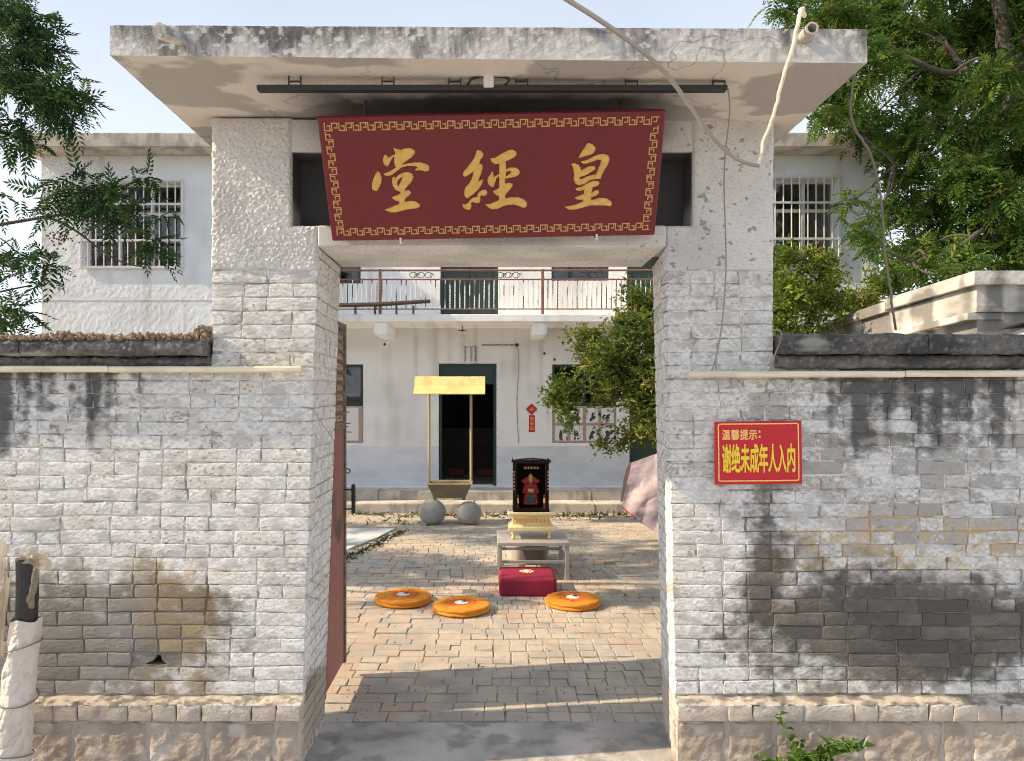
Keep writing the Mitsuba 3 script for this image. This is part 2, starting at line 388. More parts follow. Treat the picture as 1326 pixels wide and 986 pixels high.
def paver(x, y, w, d):
    z = rng.normal(0, .0022)
    tx, ty = rng.normal(0, .006, 2)
    c = .004
    m = MB()
    m.box(-w / 2, w / 2, -d / 2, d / 2, -.03, 0, c)
    v, f = m.out()
    j = rng.normal(0, .0022, v.shape)
    j[:, 2] *= .3
    v = v + j
    v[:, 2] += tx * v[:, 0] + ty * v[:, 1] + z
    pavers.append((y, abs(x), v + [x, y, 0], f))


def patch_edge(y):
    """right-hand edge of the concrete patch on the left of the courtyard"""
    return np.interp(y, [7.9, 8.4, 8.9, 9.35, 10.12], [-1.98, -1.72, -1.62, -1.45, -1.28]) + .05


Y = 4.12
while Y < 11.42:
    # rows of lengthwise and of crosswise bricks, in uneven blocks
    x = -2.7
    rowd = .125
    deep = []
    off = rng.random() * .2
    x += off - .2
    while x < 3.1:
        split = -.25 + .9 * (meshkit.noise([[0.3, Y * .7, 1.5]])[0] - .5) * 2
        if (x > split) or (Y > 6.8 and rng.random() < .6):
            w = .118
        else:
            w = rng.choice([.238, .178, .178])
        xc, yc = x + w / 2, Y + rowd / 2
        jx = .012 * math.sin(xc * 3 + Y * 2)
        if not (xc < patch_edge(yc) and 7.85 < yc < 10.2):
            paver(xc, yc + jx, w - rng.uniform(.0, .005), rowd - rng.uniform(.0, .006))
        x += w + rng.uniform(.002, .006)
    Y += rowd + .003
vis = [q for q in pavers if abs(np.mean(q[2][:, 0]) - .07 * 0) < .48 * np.mean(q[2][:, 1]) / 2.05 + .12]
vis.sort(key=lambda q: q[0])
vis_ids = {id(q) for q in vis[:300]}
rest = MB()
for q in pavers:
    if id(q) in vis_ids:
        put('paving_brick', (q[2], q[3]), 'm_paver', 'courtyard')
    else:
        rest.add(q[2], q[3])
put('far_paving_bricks', rest, 'm_paver', 'courtyard', kind='stuff')
pp = [(-5, 10.15), (-1.28, 10.12), (-1.45, 9.35), (-1.62, 8.9), (-1.72, 8.4), (-1.98, 7.9), (-5, 7.85)]
m = trimesh.creation.extrude_polygon(Polygon(pp), .03, engine='earcut')
put('concrete_patch', MB().mesh(m, (0, 0, -.016)), 'm_patch', label='pale bluish concrete patch at the left edge of the brick courtyard', kind='structure')

# ------------------------------------------------------------------ bricks of the street wall and of the gate
FY = 3.54          # front plane of gate and walls
ROW, Z0 = .0655, .385


def xl(z):
    return -.818 - (2.47 - z) * .0355


def xr(z):
    return .847 + (2.49 - z) * .0222


def rough_block(a0, a1, b0, b1, depth, amp=.004, bulge=.004, inset=.008, na=None, nb=4, seed=0, slope=0.0, rag=.004, arr=.005):
    """block in (along, up, out): its face lies at out = 0, its back at out = -depth"""
    w, h = a1 - a0, b1 - b0
    na = na or int(np.clip(w / .026, 4, 9))
    e = min(arr, w * .2, h * .2)
    u = np.concatenate([[0], np.linspace(e / w, 1 - e / w, na - 1), [1]])
    v = np.concatenate([[0], np.linspace(e / h, 1 - e / h, nb - 1), [1]])
    U, V = np.meshgrid(u, v, indexing='ij')
    A, B = a0 + U * w, b0 + V * h
    edge = np.minimum(np.minimum(U * w, (1 - U) * w), np.minimum(V * h, (1 - V) * h))
    pts = np.stack([A, B, np.full_like(A, seed * 1.0)], -1)
    C = bulge * (1 - np.exp(-edge / .012)) + amp * 2 * (meshkit.fbm(pts * [26, 26, 1], 2, 3) - .5) - inset * np.exp(-edge / .004) * .8 - bulge
    C = C + slope * (1 - V) * 0
    A = A + rag * 2 * (meshkit.noise(pts * [31, 31, 1], 9) - .5)
    B = B + rag * 1.4 * (meshkit.noise(pts * [23, 23, 1], 12) - .5)
    m = MB().grid(np.stack([A, B, C], -1))
    ring = [(i, 0) for i in range(na)] + [(na, j) for j in range(nb)] + [(i, nb) for i in range(na, 0, -1)] + [(0, j) for j in range(nb, 0, -1)]
    P = np.array([[A[i, j], B[i, j], C[i, j]] for i, j in ring])
    Q = P.copy()
    Q[:, 2] = -depth
    k = len(P)
    i = np.arange(k)
    m.add(np.vstack([P, Q]), np.vstack([np.stack([i, k + i, k + (i + 1) % k], 1), np.stack([i, k + (i + 1) % k, (i + 1) % k], 1)]))
    v_, f_ = m.out()
    # one welded mesh so that its edges shade as worn, rounded arrises
    t = trimesh.Trimesh(v_, f_, process=False)
    t.merge_vertices()
    return np.array(t.vertices), np.array(t.faces)


def to_front(vf, y=FY):
    v, f = vf
    return np.stack([v[:, 0], y - v[:, 2], v[:, 1]], 1), f


rng = np.random.default_rng(5)
_c = [0]


def lay_row(x0, x1, from_left=True):
    """brick ends along one course: stretchers and headers as they came to hand"""
    out, x = [], 0.0
    L = x1 - x0
    while x < L - .05:
        w = .24 if rng.random() < .55 else .115
        if L - x - w < .06:
            w = L - x
        out.append((x, x + w))
        x += w
    return [(x0 + a, x0 + c) for a, c in out] if from_left else [(x1 - c, x1 - a) for a, c in out]


GATE = thing('entrance_gate', 'whitewashed brick and concrete entrance gate with a wide flat canopy', 'gate')
WALL_L = thing('boundary_wall', 'peeling white brick wall left of the gate, with rubble on its dark coping', 'wall')
WALL_R = thing('boundary_wall', 'grey soot stained brick wall right of the gate, bearing a red sign', 'wall')

extra_l, extra_r = MB(), MB()
uvl, uvr = [], []
gaps = {(-1.94, 6): 1}
rows = 31
for r in range(rows):
    z0 = Z0 + r * ROW
    z1 = z0 + ROW
    zc = (z0 + z1) / 2
    jz = .0024
    for side in (0, 1):
        e = xl(zc) if side == 0 else xr(zc)
        top_wall = z1 < 1.965
        if side == 0:
            spans = lay_row(-3.5 if top_wall else -1.328, e, False)
        else:
            spans = lay_row(e, 3.5 if top_wall else 1.365, True)
        for a, c in spans:
            xc = (a + c) / 2
            at_jamb = (c > e - .01) if side == 0 else (a < e + .01)
            g = .005 if not at_jamb else 0.0
            a_, c_ = a + .0032, c - .0032
            if at_jamb:
                a_, c_ = (a + .005, e) if side == 0 else (e, c - .005)
            _c[0] += 1
            gate = (xc > -1.34) if side == 0 else (xc < 1.375)
            far = xc < -2.55 or xc > 2.75
            hole = False
            if side == 0 and r == 2 and a < -1.57 < c:   # a brick has fallen out here
                void = (a, c, z0, z1)
                continue
            vf = rough_block(a_, c_, z0 + jz, z1 - jz, .115 if at_jamb else .03, amp=.0015, bulge=.0006, inset=.0025, rag=.0046, arr=.003, seed=_c[0], nb=5 if not far else 2)
            v, f = vf
            v = v + np.stack([0 * v[:, 0], .007 * (meshkit.noise(np.stack([v[:, 0] * 2.2, v[:, 0] * 0 + r * .35, v[:, 0] * 0], -1), 5) - .5) * 2 + rng.normal(0, .010) * (v[:, 0] - xc) * (0 if at_jamb else 1), 0 * v[:, 0]], -1)
            vf = (v, f)
            v, f = to_front(vf, FY + abs(rng.normal(0, .0016)) * -1 + (.07 if hole else 0))
            if at_jamb:  # the end of the brick follows the leaning jamb
                pass
            if far:
                (extra_l if side == 0 else extra_r).add(v, f)
                (uvl if side == 0 else uvr).append(np.tile(rng.random(2), (len(v), 1)))
            else:
                put('brick', (v, f), 'm_brick', GATE if gate else (WALL_L if side == 0 else WALL_R), smooth=True, uv=np.tile(rng.random(2), (len(v), 1)))
put('outer_bricks', extra_l, 'm_brick', WALL_L, kind='stuff', smooth=True, uv=np.vstack(uvl))
put('outer_bricks', extra_r, 'm_brick', WALL_R, kind='stuff', smooth=True, uv=np.vstack(uvr))
def splay(y):
    """the right reveal opens slightly towards the courtyard"""
    return .055 * np.clip((y - FY) / .54, 0, 1)


# the two reveals of the opening, bricks laid back from the corner brick
for side in (0, 1):
    for r in range(-5, rows + 2):
        z0 = Z0 + r * ROW
        if z0 < 0.0 or z0 > 2.5:
            continue
        z1 = min(z0 + ROW, 2.53)
        zc = (z0 + z1) / 2
        ys = [(FY + .12, FY + .33), (FY + .335, 4.08)] if r % 2 else [(FY + .12, FY + .24), (FY + .245, FY + .42), (FY + .425, 4.08)]
        if r < 0:
            ys = [(FY + .0, FY + .28), (FY + .285, 4.08)]
        if r >= rows:
            ys = [(FY + .02, FY + .28), (FY + .285, 4.08)]
        if r % 2 == 0 and r >= 0 and r < rows:
            ys = [ys[0], (ys[1][0], ys[2][1])]
        for y0, y1 in ys:
            _c[0] += 1
            v, f = rough_block(y0 + .004, y1 - .004, z0 + .003, z1 - .003, .03, amp=.0015, bulge=.001, inset=.0035, arr=.0035, seed=_c[0], nb=3)
            e = (xl if side == 0 else xr)(v[:, 1])
            if side == 0:
                put('brick', (np.stack([e + v[:, 2], v[:, 0], v[:, 1]], 1), f), 'm_brick', GATE, smooth=True, uv=np.tile(rng.random(2), (len(v), 1)))
            else:
                put('brick', (np.stack([e - v[:, 2] + splay(v[:, 0]), v[:, 0], v[:, 1]], 1), f[:, ::-1]), 'm_brick', GATE, smooth=True, uv=np.tile(rng.random(2), (len(v), 1)))
print('bricks', _c[0])
# mortar cores
core = extrude_xz(Polygon([(-1.325, 0), (xl(0) - .008, 0), (xl(2.53) - .008, 2.53), (-1.325, 2.53)]), FY + .0055, 4.074)
put('pillar_core', core, 'm_mortar', GATE)
core = extrude_xz(Polygon([(1.362, 0), (xr(0) + .008, 0), (xr(2.53) + .008, 2.53), (1.362, 2.53)]), FY + .0055, 4.074)
cv_, cf_ = core.out()
cv_[:, 0] += np.where(cv_[:, 0] < 1.1, splay(cv_[:, 1]), 0)
core = MB().add(cv_, cf_)
put('pillar_core', core, 'm_mortar', GATE)
# lintel block above the opening with the recess behind the board
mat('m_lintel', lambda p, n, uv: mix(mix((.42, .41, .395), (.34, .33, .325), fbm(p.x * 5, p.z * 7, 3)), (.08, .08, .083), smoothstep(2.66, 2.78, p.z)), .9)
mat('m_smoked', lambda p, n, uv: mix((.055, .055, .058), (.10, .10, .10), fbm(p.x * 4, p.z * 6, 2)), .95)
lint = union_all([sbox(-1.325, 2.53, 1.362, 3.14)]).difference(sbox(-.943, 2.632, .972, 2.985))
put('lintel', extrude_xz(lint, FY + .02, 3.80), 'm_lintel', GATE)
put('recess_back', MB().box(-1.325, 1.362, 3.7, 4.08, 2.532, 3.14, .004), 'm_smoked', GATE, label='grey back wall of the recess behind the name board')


def stucco_face(x0, x1, z0, z1, amp, cell, step, seed, cut):
    # cut: the (x0, x1, z0) of the recess that this face leaves open at its top
    nx, nz = int((x1 - x0) / step) + 1, int((z1 - z0) / step) + 1
    X, Z = np.meshgrid(np.linspace(x0, x1, nx), np.linspace(z0, z1, nz), indexing='ij')
    p = np.stack([X / cell, Z / cell, np.zeros_like(X)], -1)
    n1 = meshkit.noise(p, seed)
    n2 = meshkit.noise(p * 2.3, seed + 1)
    d = amp * (np.clip(n1 * .7 + n2 * .5 - .35, 0, 1))
    d += .006 * (meshkit.fbm(np.stack([X * 5, Z * 5, X * 0], -1), 3, seed + 2) - .5)
    ca, cb, cz = cut
    cut_d = np.maximum(np.maximum(ca - X, X - cb), cz - Z)
    e = np.minimum(np.minimum(np.minimum(X - x0, x1 - X), np.minimum(Z - z0, z1 - Z)), np.abs(cut_d))
    Yv = FY - .004 - d + .022 * np.exp(-e / .006)
    Xr = X + .006 * (meshkit.noise(np.stack([X * 0, Z * 30, X * 3], -1), seed + 3) - .5) * np.exp(-np.minimum(X - x0, x1 - X) / .03)
    Zr = Z + .02 * (meshkit.noise(np.stack([X * 14, Z * 0, X * 0], -1), seed + 4) - .5) * np.exp(-(Z - z0) / .03)
    g = MB().grid(np.stack([Xr, Yv, Zr], -1))
    v, f = g.out()
    inside = (cut_d < 0).ravel()
    g.v, g.f = [v], [f[~inside[f].any(1)]]
    return g


ZB = Z0 + rows * ROW - .006
put('stucco', stucco_face(-1.332, xl(2.5), ZB, 3.15, .012, .009, .0045, 3, (-.943, 9, 2.632)), 'm_stucco', GATE, smooth=True, label='coarse pebbledash on the left pillar')
put('stucco', stucco_face(xr(2.5), 1.368, ZB, 3.15, .005, .011, .0055, 5, (-9, .972, 2.632)), 'm_stucco', GATE, smooth=True, label='finer grey render on the right pillar')
put('frieze', MB().box(-.95, .98, FY + .004, FY + .03, 2.985, 3.14, .003), 'm_stucco', GATE)
put('lintel_beam', MB().box(xl(2.5), xr(2.5), FY - .012, 4.083, 2.526, 2.628, .006), 'm_stucco', GATE)
# canopy slab, slightly out of level and rough edged
P = []
b = MB()
nx = 150


def slab_z(x, top):
    t = (x + 1.5) / 3
    return (3.278 - .016 * t) if top else (3.159 - .031 * t)


def rough_sheet(f, n, m, amp, seed):
    u, v = np.meshgrid(np.linspace(0, 1, n), np.linspace(0, 1, m), indexing='ij')
    P = f(u, v)
    return P + amp * (np.stack([meshkit.fbm(P * 24, 3, seed + k) for k in range(3)], -1) - .5) * 2


def slab_pts(x, y, top):
    return np.stack([x, y, slab_z(x, top)], -1)


X0, X1, YF, YB = -1.498, 1.495, 2.92, 4.45
for k, fn in enumerate([
        lambda u, v: np.stack([X0 + u * (X1 - X0), YF + 0 * u, slab_z(X0 + u * (X1 - X0), 0) + v * (slab_z(X0 + u * (X1 - X0), 1) - slab_z(X0 + u * (X1 - X0), 0))], -1),
        lambda u, v: np.stack([X1 - u * (X1 - X0), YF + v * (YB - YF), slab_z(X1 - u * (X1 - X0), 0)], -1),
        lambda u, v: np.stack([X0 + u * (X1 - X0), YF + v * (YB - YF), slab_z(X0 + u * (X1 - X0), 1)], -1),
        lambda u, v: np.stack([X0 + 0 * u, YB - u * (YB - YF), slab_z(X0, 0) + v * (slab_z(X0, 1) - slab_z(X0, 0))], -1),
        lambda u, v: np.stack([X1 + 0 * u, YF + u * (YB - YF), slab_z(X1, 0) + v * (slab_z(X1, 1) - slab_z(X1, 0))], -1),
        lambda u, v: np.stack([X1 - u * (X1 - X0), YB + 0 * u, slab_z(X1 - u * (X1 - X0), 0) + v * (slab_z(X1 - u * (X1 - X0), 1) - slab_z(X1 - u * (X1 - X0), 0))], -1)]):
    n, m_ = [(260, 14), (150, 70), (150, 60), (70, 10), (70, 10), (120, 8)][k]
    b.grid(rough_sheet(fn, n, m_, .0018, 40))
put('canopy_slab', b, 'm_canopy', GATE)
# two drain spouts through the canopy edge
b = MB()
pr = [((-1.249, 2.800, 3.197)), ((-1.215, 2.930, 3.224))]
b.tube([pr[1], pr[0]], [.024, .03], 14)
put('drain_spout', b, 'm_canopy', label='broken concrete drain spout at the left end of the canopy edge', cat='drain spout')
b = MB()
m = trimesh.creation.annulus(.018, .025, .14, sections=24)
m.apply_transform(trimesh.transformations.rotation_matrix(math.pi / 2, [1, 0, 0]))
b.mesh(m, (1.248, 2.920, 3.232))
put('drain_spout', b, 'm_concrete', label='round drain pipe at the right end of the canopy edge', cat='drain spout')

# ------------------------------------------------------------------ walls: cores, ledge, stones, coping
va, vc, vz0, vz1 = void
vm = (va + vc) / 2
hole_poly = Polygon([(vm - .062, vz0 + .012), (vm - .02, vz0 + .028), (vm + .0, vz1 - .006), (vm + .018, vz1 - .012), (vm + .025, vz0 + .03), (vm + .05, vz0 + .010), (vm + .01, vz0 + .006)])
put('mortar_core', extrude_xz(sbox(-3.6, 0, -1.326, 2.0).difference(hole_poly), FY + .0055, 3.60), 'm_mortar', WALL_L)
put('mortar_core', MB().box(-3.6, -1.326, 3.68, 3.83, 0, 2.0, .002), 'm_mortar', WALL_L)
put('void_lining', MB().box(vm - .3, vm + .3, 3.6, 3.68, vz0 - .2, vz0, .002), 'm_mortar', WALL_L, label='rubble inside the hole left by a fallen brick')
put('mortar_core', MB().box(1.363, 3.6, FY + .0055, 3.83, 0, 2.0, .002), 'm_mortar', WALL_R)
for side, W in ((0, WALL_L), (1, WALL_R)):
    spans = lay_row(-3.4, xl(.33), False) if side == 0 else lay_row(xr(.33), 3.4, True)
    for a, c in spans:
        _c[0] += 1
        vf = rough_block(a + .0015, c - .0015, .272, .350, .09, amp=.005, bulge=.002, inset=.004, seed=_c[0], rag=.006)
        put('ledge_brick', to_front(vf, FY - .045), 'm_brick', W, smooth=True, uv=np.tile(rng.random(2), (len(vf[0]), 1)))
    x0, x1 = (-3.4, xl(.37)) if side == 0 else (xr(.37), 3.4)
    n = 260
    xs = np.linspace(x0, x1, n)
    prof = [(FY + .01, .378), (FY - .002, .374), (FY - .020, .366), (FY - .037, .356), (FY - .043, .347)]
    Pm = np.array([[(x, y, z) for y, z in prof] for x in xs])
    Pm += .012 * (np.stack([meshkit.fbm(Pm * 30, 3, 60 + k) for k in range(3)], -1) - .5) * 2
    put('mortar_fillet', MB().grid(Pm[::-1]), 'm_mortar', W, smooth=60)
    put('plinth_mortar', MB().box(x0 + (.004 if side else 0), x1 - (0 if side else .004), FY - .021, FY, .002, .27, .002), 'm_stone_mortar', W)
    # rough stones of the base
    x = x0 + (0 if side else 0)
    edges = [xl(.15), -1.02, -1.12 - .22, -1.62, -1.98, -2.3, -2.62, -3.0, -3.4] if side == 0 else [xr(.15), 1.13, 1.36, 1.62, 1.78, 2.16, 2.30, 2.62, 2.95, 3.4]
    for k in range(len(edges) - 1):
        a, c = sorted(edges[k:k + 2])
        _c[0] += 1
        parts = [(0.0, .266)]
        for z0, z1 in parts:
            vf = rough_block(a + .006, c - .006, z0 + .004, z1 - .004, .10, amp=.007, bulge=.004, inset=.008, na=int((c - a) / .012), nb=22, seed=_c[0], rag=.008, arr=.008)
            put('base_stone', to_front(vf, FY - .028), 'm_stone', W, smooth=True)
mat('m_stone_mortar', lambda p, n, uv: mix((.46, .42, .37), (.34, .30, .265), fbm(p.x * 30, p.y * 30, p.z * 30)), .9, lambda p, n, uv: .006 * fbm(p.x * 40, p.y * 40, p.z * 40))
rngc = np.random.default_rng(3)


def coping_piece(x0, x1, y0, y1, z0, z1, seed, amp=.011):
    """a rough cast coping slab, rounded along its front"""
    n = max(6, int((x1 - x0) / .012))
    c = .018
    prof = [(y1, z1), (y0 + .12, z1), (y0 + .06, z1), (y0 + c * 1.4, z1), (y0 + c * .4, z1 - c * .3), (y0, z1 - c), (y0, (z0 + z1) / 2), (y0, z0 + c), (y0 + c * .4, z0 + .004), (y0 + c, z0), (y1, z0)]
    xs = np.linspace(x0, x1, n)
    Pm = np.array([[(x, y, z) for y, z in prof] for x in xs])
    Pm += amp * (np.stack([meshkit.fbm(Pm * 30, 3, seed + k) for k in range(3)], -1) - .5) * 2
    m = MB().grid(Pm)
    for e, fl in ((0, 0), (n - 1, 1)):
        k = len(prof)
        ctr = Pm[e].mean(0)
        tri = [[i, (i + 1) % k, k] for i in range(k)]
        m.add(np.vstack([Pm[e], ctr]), np.array(tri)[:, ::-1] if not fl else np.array(tri))
    return m


for i, (a, c) in enumerate([(-3.6, -2.20), (-2.195, -1.565), (-1.56, -1.34)]):
    put('coping_slab', coping_piece(a, c, 3.455, 3.87, 2.005, 2.075, 5 + i), 'm_coping', WALL_L, smooth=50)
put('coping_course', coping_piece(-3.6, -1.335, 3.515, 3.85, 1.955, 2.003, 21), 'm_coping', WALL_L, smooth=50)
for i, (a, c) in enumerate([(1.372, 2.05), (2.055, 3.6)]):
    put('coping_slab', coping_piece(a, c, 3.45, 3.87, 2.012, 2.105, 31 + i), 'm_coping', WALL_R, smooth=50)
put('coping_course', coping_piece(1.37, 3.6, 3.50, 3.85, 1.945, 2.010, 41), 'm_coping', WALL_R, smooth=50)
# rubble and dry leaves on the left coping
b = MB()
ico = trimesh.creation.icosphere(subdivisions=1)
for k in range(2600):
    x = -3.4 + 2.08 * rngc.random()
    y = 3.455 + .36 * rngc.random() ** 1.7
    if k > 2200:
        x = -1.345 - abs(rngc.normal(0, .05))
        y = 3.48 + .2 * rngc.random()
    s = rngc.uniform(.004, .011) * (1.5 if rngc.random() < .06 else 1)
    hgt = 2.078 + rngc.random() * .025 * (.4 + 1.2 * meshkit.noise([[x * 6, 0, 0]])[0]) + (.07 * rngc.random() * math.exp(-(-1.345 - x) / .05) if k > 2200 else 0)
    v = np.array(ico.vertices) * s * rngc.uniform(.5, 1.3, 3) + rngc.normal(0, s * .15, (len(ico.vertices), 3))
    b.add(v + [x, y, hgt], ico.faces)
put('coping_rubble', b, 'm_dry', label='brown rubble and dry leaves lying along the left wall coping', cat='rubble', kind='stuff')

# conduits under the copings
b = MB()
b.box(-3.4, -1.80, 3.485, 3.528, 1.926, 1.956, .006)
k = put('conduit', b, 'm_cream_pvc', label='cream plastic conduit running along the left wall under its coping', cat='conduit')
put('conduit_length', MB().box(-1.797, -.881, 3.485, 3.528, 1.925, 1.954, .006), 'm_cream_pvc', k)
b = MB()
b.box(.938, 1.966, 3.485, 3.528, 1.902, 1.932, .006)
k = put('conduit', b, 'm_cream_pvc', label='cream plastic conduit running along the right wall above the red sign', cat='conduit')
put('conduit_length', MB().box(1.97, 3.4, 3.485, 3.528, 1.904, 1.934, .006), 'm_cream_pvc', k)

# ------------------------------------------------------------------ name board
O = np.array([.02, 3.44, 2.54])
BU, BV, BN = np.array([.99981992, -.00915838, .01662077]), np.array([-.01897698, -.48251785, .87568054]), np.array([0, -.87583826, -.48260475])
CAL = {"tang":[[[-4832,3103,-4572,3201,-4250,3369,-4254,3387,-4284,3399,-4310,3602,-4292,3827,-4301,3842,-4315,3840,-4401,3765,-4616,3426,-4736,3481,-4808,3612,-4794,3773,-4743,3884,-4677,3931,-4591,3869,-4570,3805,-4557,3796,-4304,3932,-4294,3899,-4272,3900,-4237,4005,-4302,4203,-4000,4118,-3788,4181,-3540,4188,-3382,4086,-3384,3946,-3525,3809,-3939,3535,-3959,3508,-3951,3491,-3753,3531,-3375,3576,-3126,3568,-2881,3486,-2772,3350,-2814,3208,-2962,3179,-3229,3248,-3357,3219,-3417,3261,-3303,3347,-3304,3370,-3387,3415,-3718,3441,-3973,3385,-4190,3255,-4370,3115,-4545,3028,-4735,3019]],[[-4929,1510,-4620,1612,-4243,1763,-4227,1876,-4232,1888,-4278,1882,-4423,1928,-4562,2057,-4320,2138,-4158,2227,-4141,2280,-4149,2321,-4201,2324,-4363,2411,-4456,2580,-4489,2788,-4446,2952,-4361,2971,-4332,2916,-4315,2911,-4165,3050,-3948,3148,-3738,3165,-3555,3079,-3515,2935,-3621,2730,-3893,2466,-3943,2366,-3929,2348,-3901,2360,-3753,2366,-3674,2272,-3724,2168,-3969,1980,-3977,1855,-3961,1843,-3744,1885,-3490,1855,-3307,1715,-3314,1608,-3468,1547,-3857,1511,-4424,1385,-4682,1390],[-4268,2685,-4228,2562,-4208,2555,-4107,2718,-4009,2903,-3983,2955,-3988,2970,-4006,2971,-4215,2825]],[[-5401,2639,-5314,2887,-5188,3110,-5093,3231,-4977,3127,-4932,2920,-4997,2673,-5150,2384,-5279,2366,-5400,2431]]],"jing":[[[-325,1666,-107,1681,291,1838,300,1850,289,2030,160,2084,21,2234,318,2399,309,2902,286,2906,189,2812,54,2435,-56,2455,-165,2566,-210,2712,-159,2892,-65,2998,10,3140,56,3032,60,2893,69,2881,83,2882,283,2991,299,2983,313,2989,321,3099,313,3348,332,3439,317,3451,143,3440,-1,3531,-71,3681,148,3706,439,3875,730,4016,910,4040,1072,3950,1090,3810,982,3707,764,3605,596,3540,617,3449,632,3216,652,3204,798,3275,1017,3264,1181,3189,1236,3063,1181,2939,1016,2870,832,2844,648,2805,616,2836,596,2830,574,2733,588,2583,602,2577,758,2614,905,2564,904,2455,793,2311,579,2085,584,1929,600,1916,865,1967,1163,1954,1424,1857,1567,1686,1538,1519,1388,1473,1201,1563,936,1642,715,1628,491,1576,188,1451,-37,1436,-185,1514],[627,3086,610,2901,628,2887,760,2983,857,3075,858,3093,794,3131,635,3098]],[[-1378,1705,-1267,1667,-1135,1719,-979,1902,-865,1985,-699,2010,-676,2100,-598,2227,-429,2323,-281,2306,-220,2202,-286,2074,-398,2050,-514,2092,-529,2087,-555,2004,-551,1875,-592,1746,-723,1730,-889,1788,-977,1755,-982,1743,-962,1622,-1012,1443,-1125,1431,-1274,1478,-1345,1574]],[[-1302,2986,-1271,3129,-1100,3304,-779,3704,-635,4052,-463,4014,-365,3873,-396,3768,-508,3630,-562,3481,-553,3467,-440,3434,-414,3291,-486,3043,-583,2828,-615,2713,-608,2701,-594,2700,-400,2795,-460,2590,-614,2356,-841,2158,-1032,2014,-1182,1962,-1253,2074,-1273,2258,-1203,2440,-1031,2619,-916,2797,-854,3012,-838,3108,-859,3118,-1000,3016,-1224,2912]]],"huang":[[[3278,1484,3543,1521,3827,1597,4084,1694,4101,1780,4094,1793,3859,1800,3713,1884,4127,2056,4133,2068,4124,2227,4109,2234,3925,2182,3782,2225,3730,2306,3999,2361,4274,2535,4551,2629,4754,2605,4812,2505,4724,2407,4490,2331,4492,2191,4458,2105,4479,2098,4654,2208,4796,2186,4803,2065,4626,1947,4471,1891,4455,1790,4516,1768,4834,1862,5161,1836,5373,1690,5421,1566,5345,1478,5138,1510,4810,1529,4482,1535,3753,1352,3466,1358]],[[3519,3374,3637,3411,3839,3329,3945,3191,3934,3105,3946,3092,4321,3262,4520,3266,4604,3178,4490,3063,4295,2949,4099,2855,3911,2815,3909,2724,4022,2718,4260,2832,4618,2906,4795,3329,4823,3513,4811,3525,4664,3545,4431,3454,4156,3381,3996,3404,3933,3482,4150,3517,4422,3647,4694,3757,4930,3783,5132,3710,5192,3555,5135,3324,5005,3131,4917,2937,4829,2703,4588,2707,4350,2653,4154,2518,3915,2442,3731,2506,3643,2686,3653,2963,3605,3197]],[[3828,3620,3899,3810,4178,4224,4275,4252,4435,4181,4552,4046,4527,3913,4415,3781,3985,3674]]]}
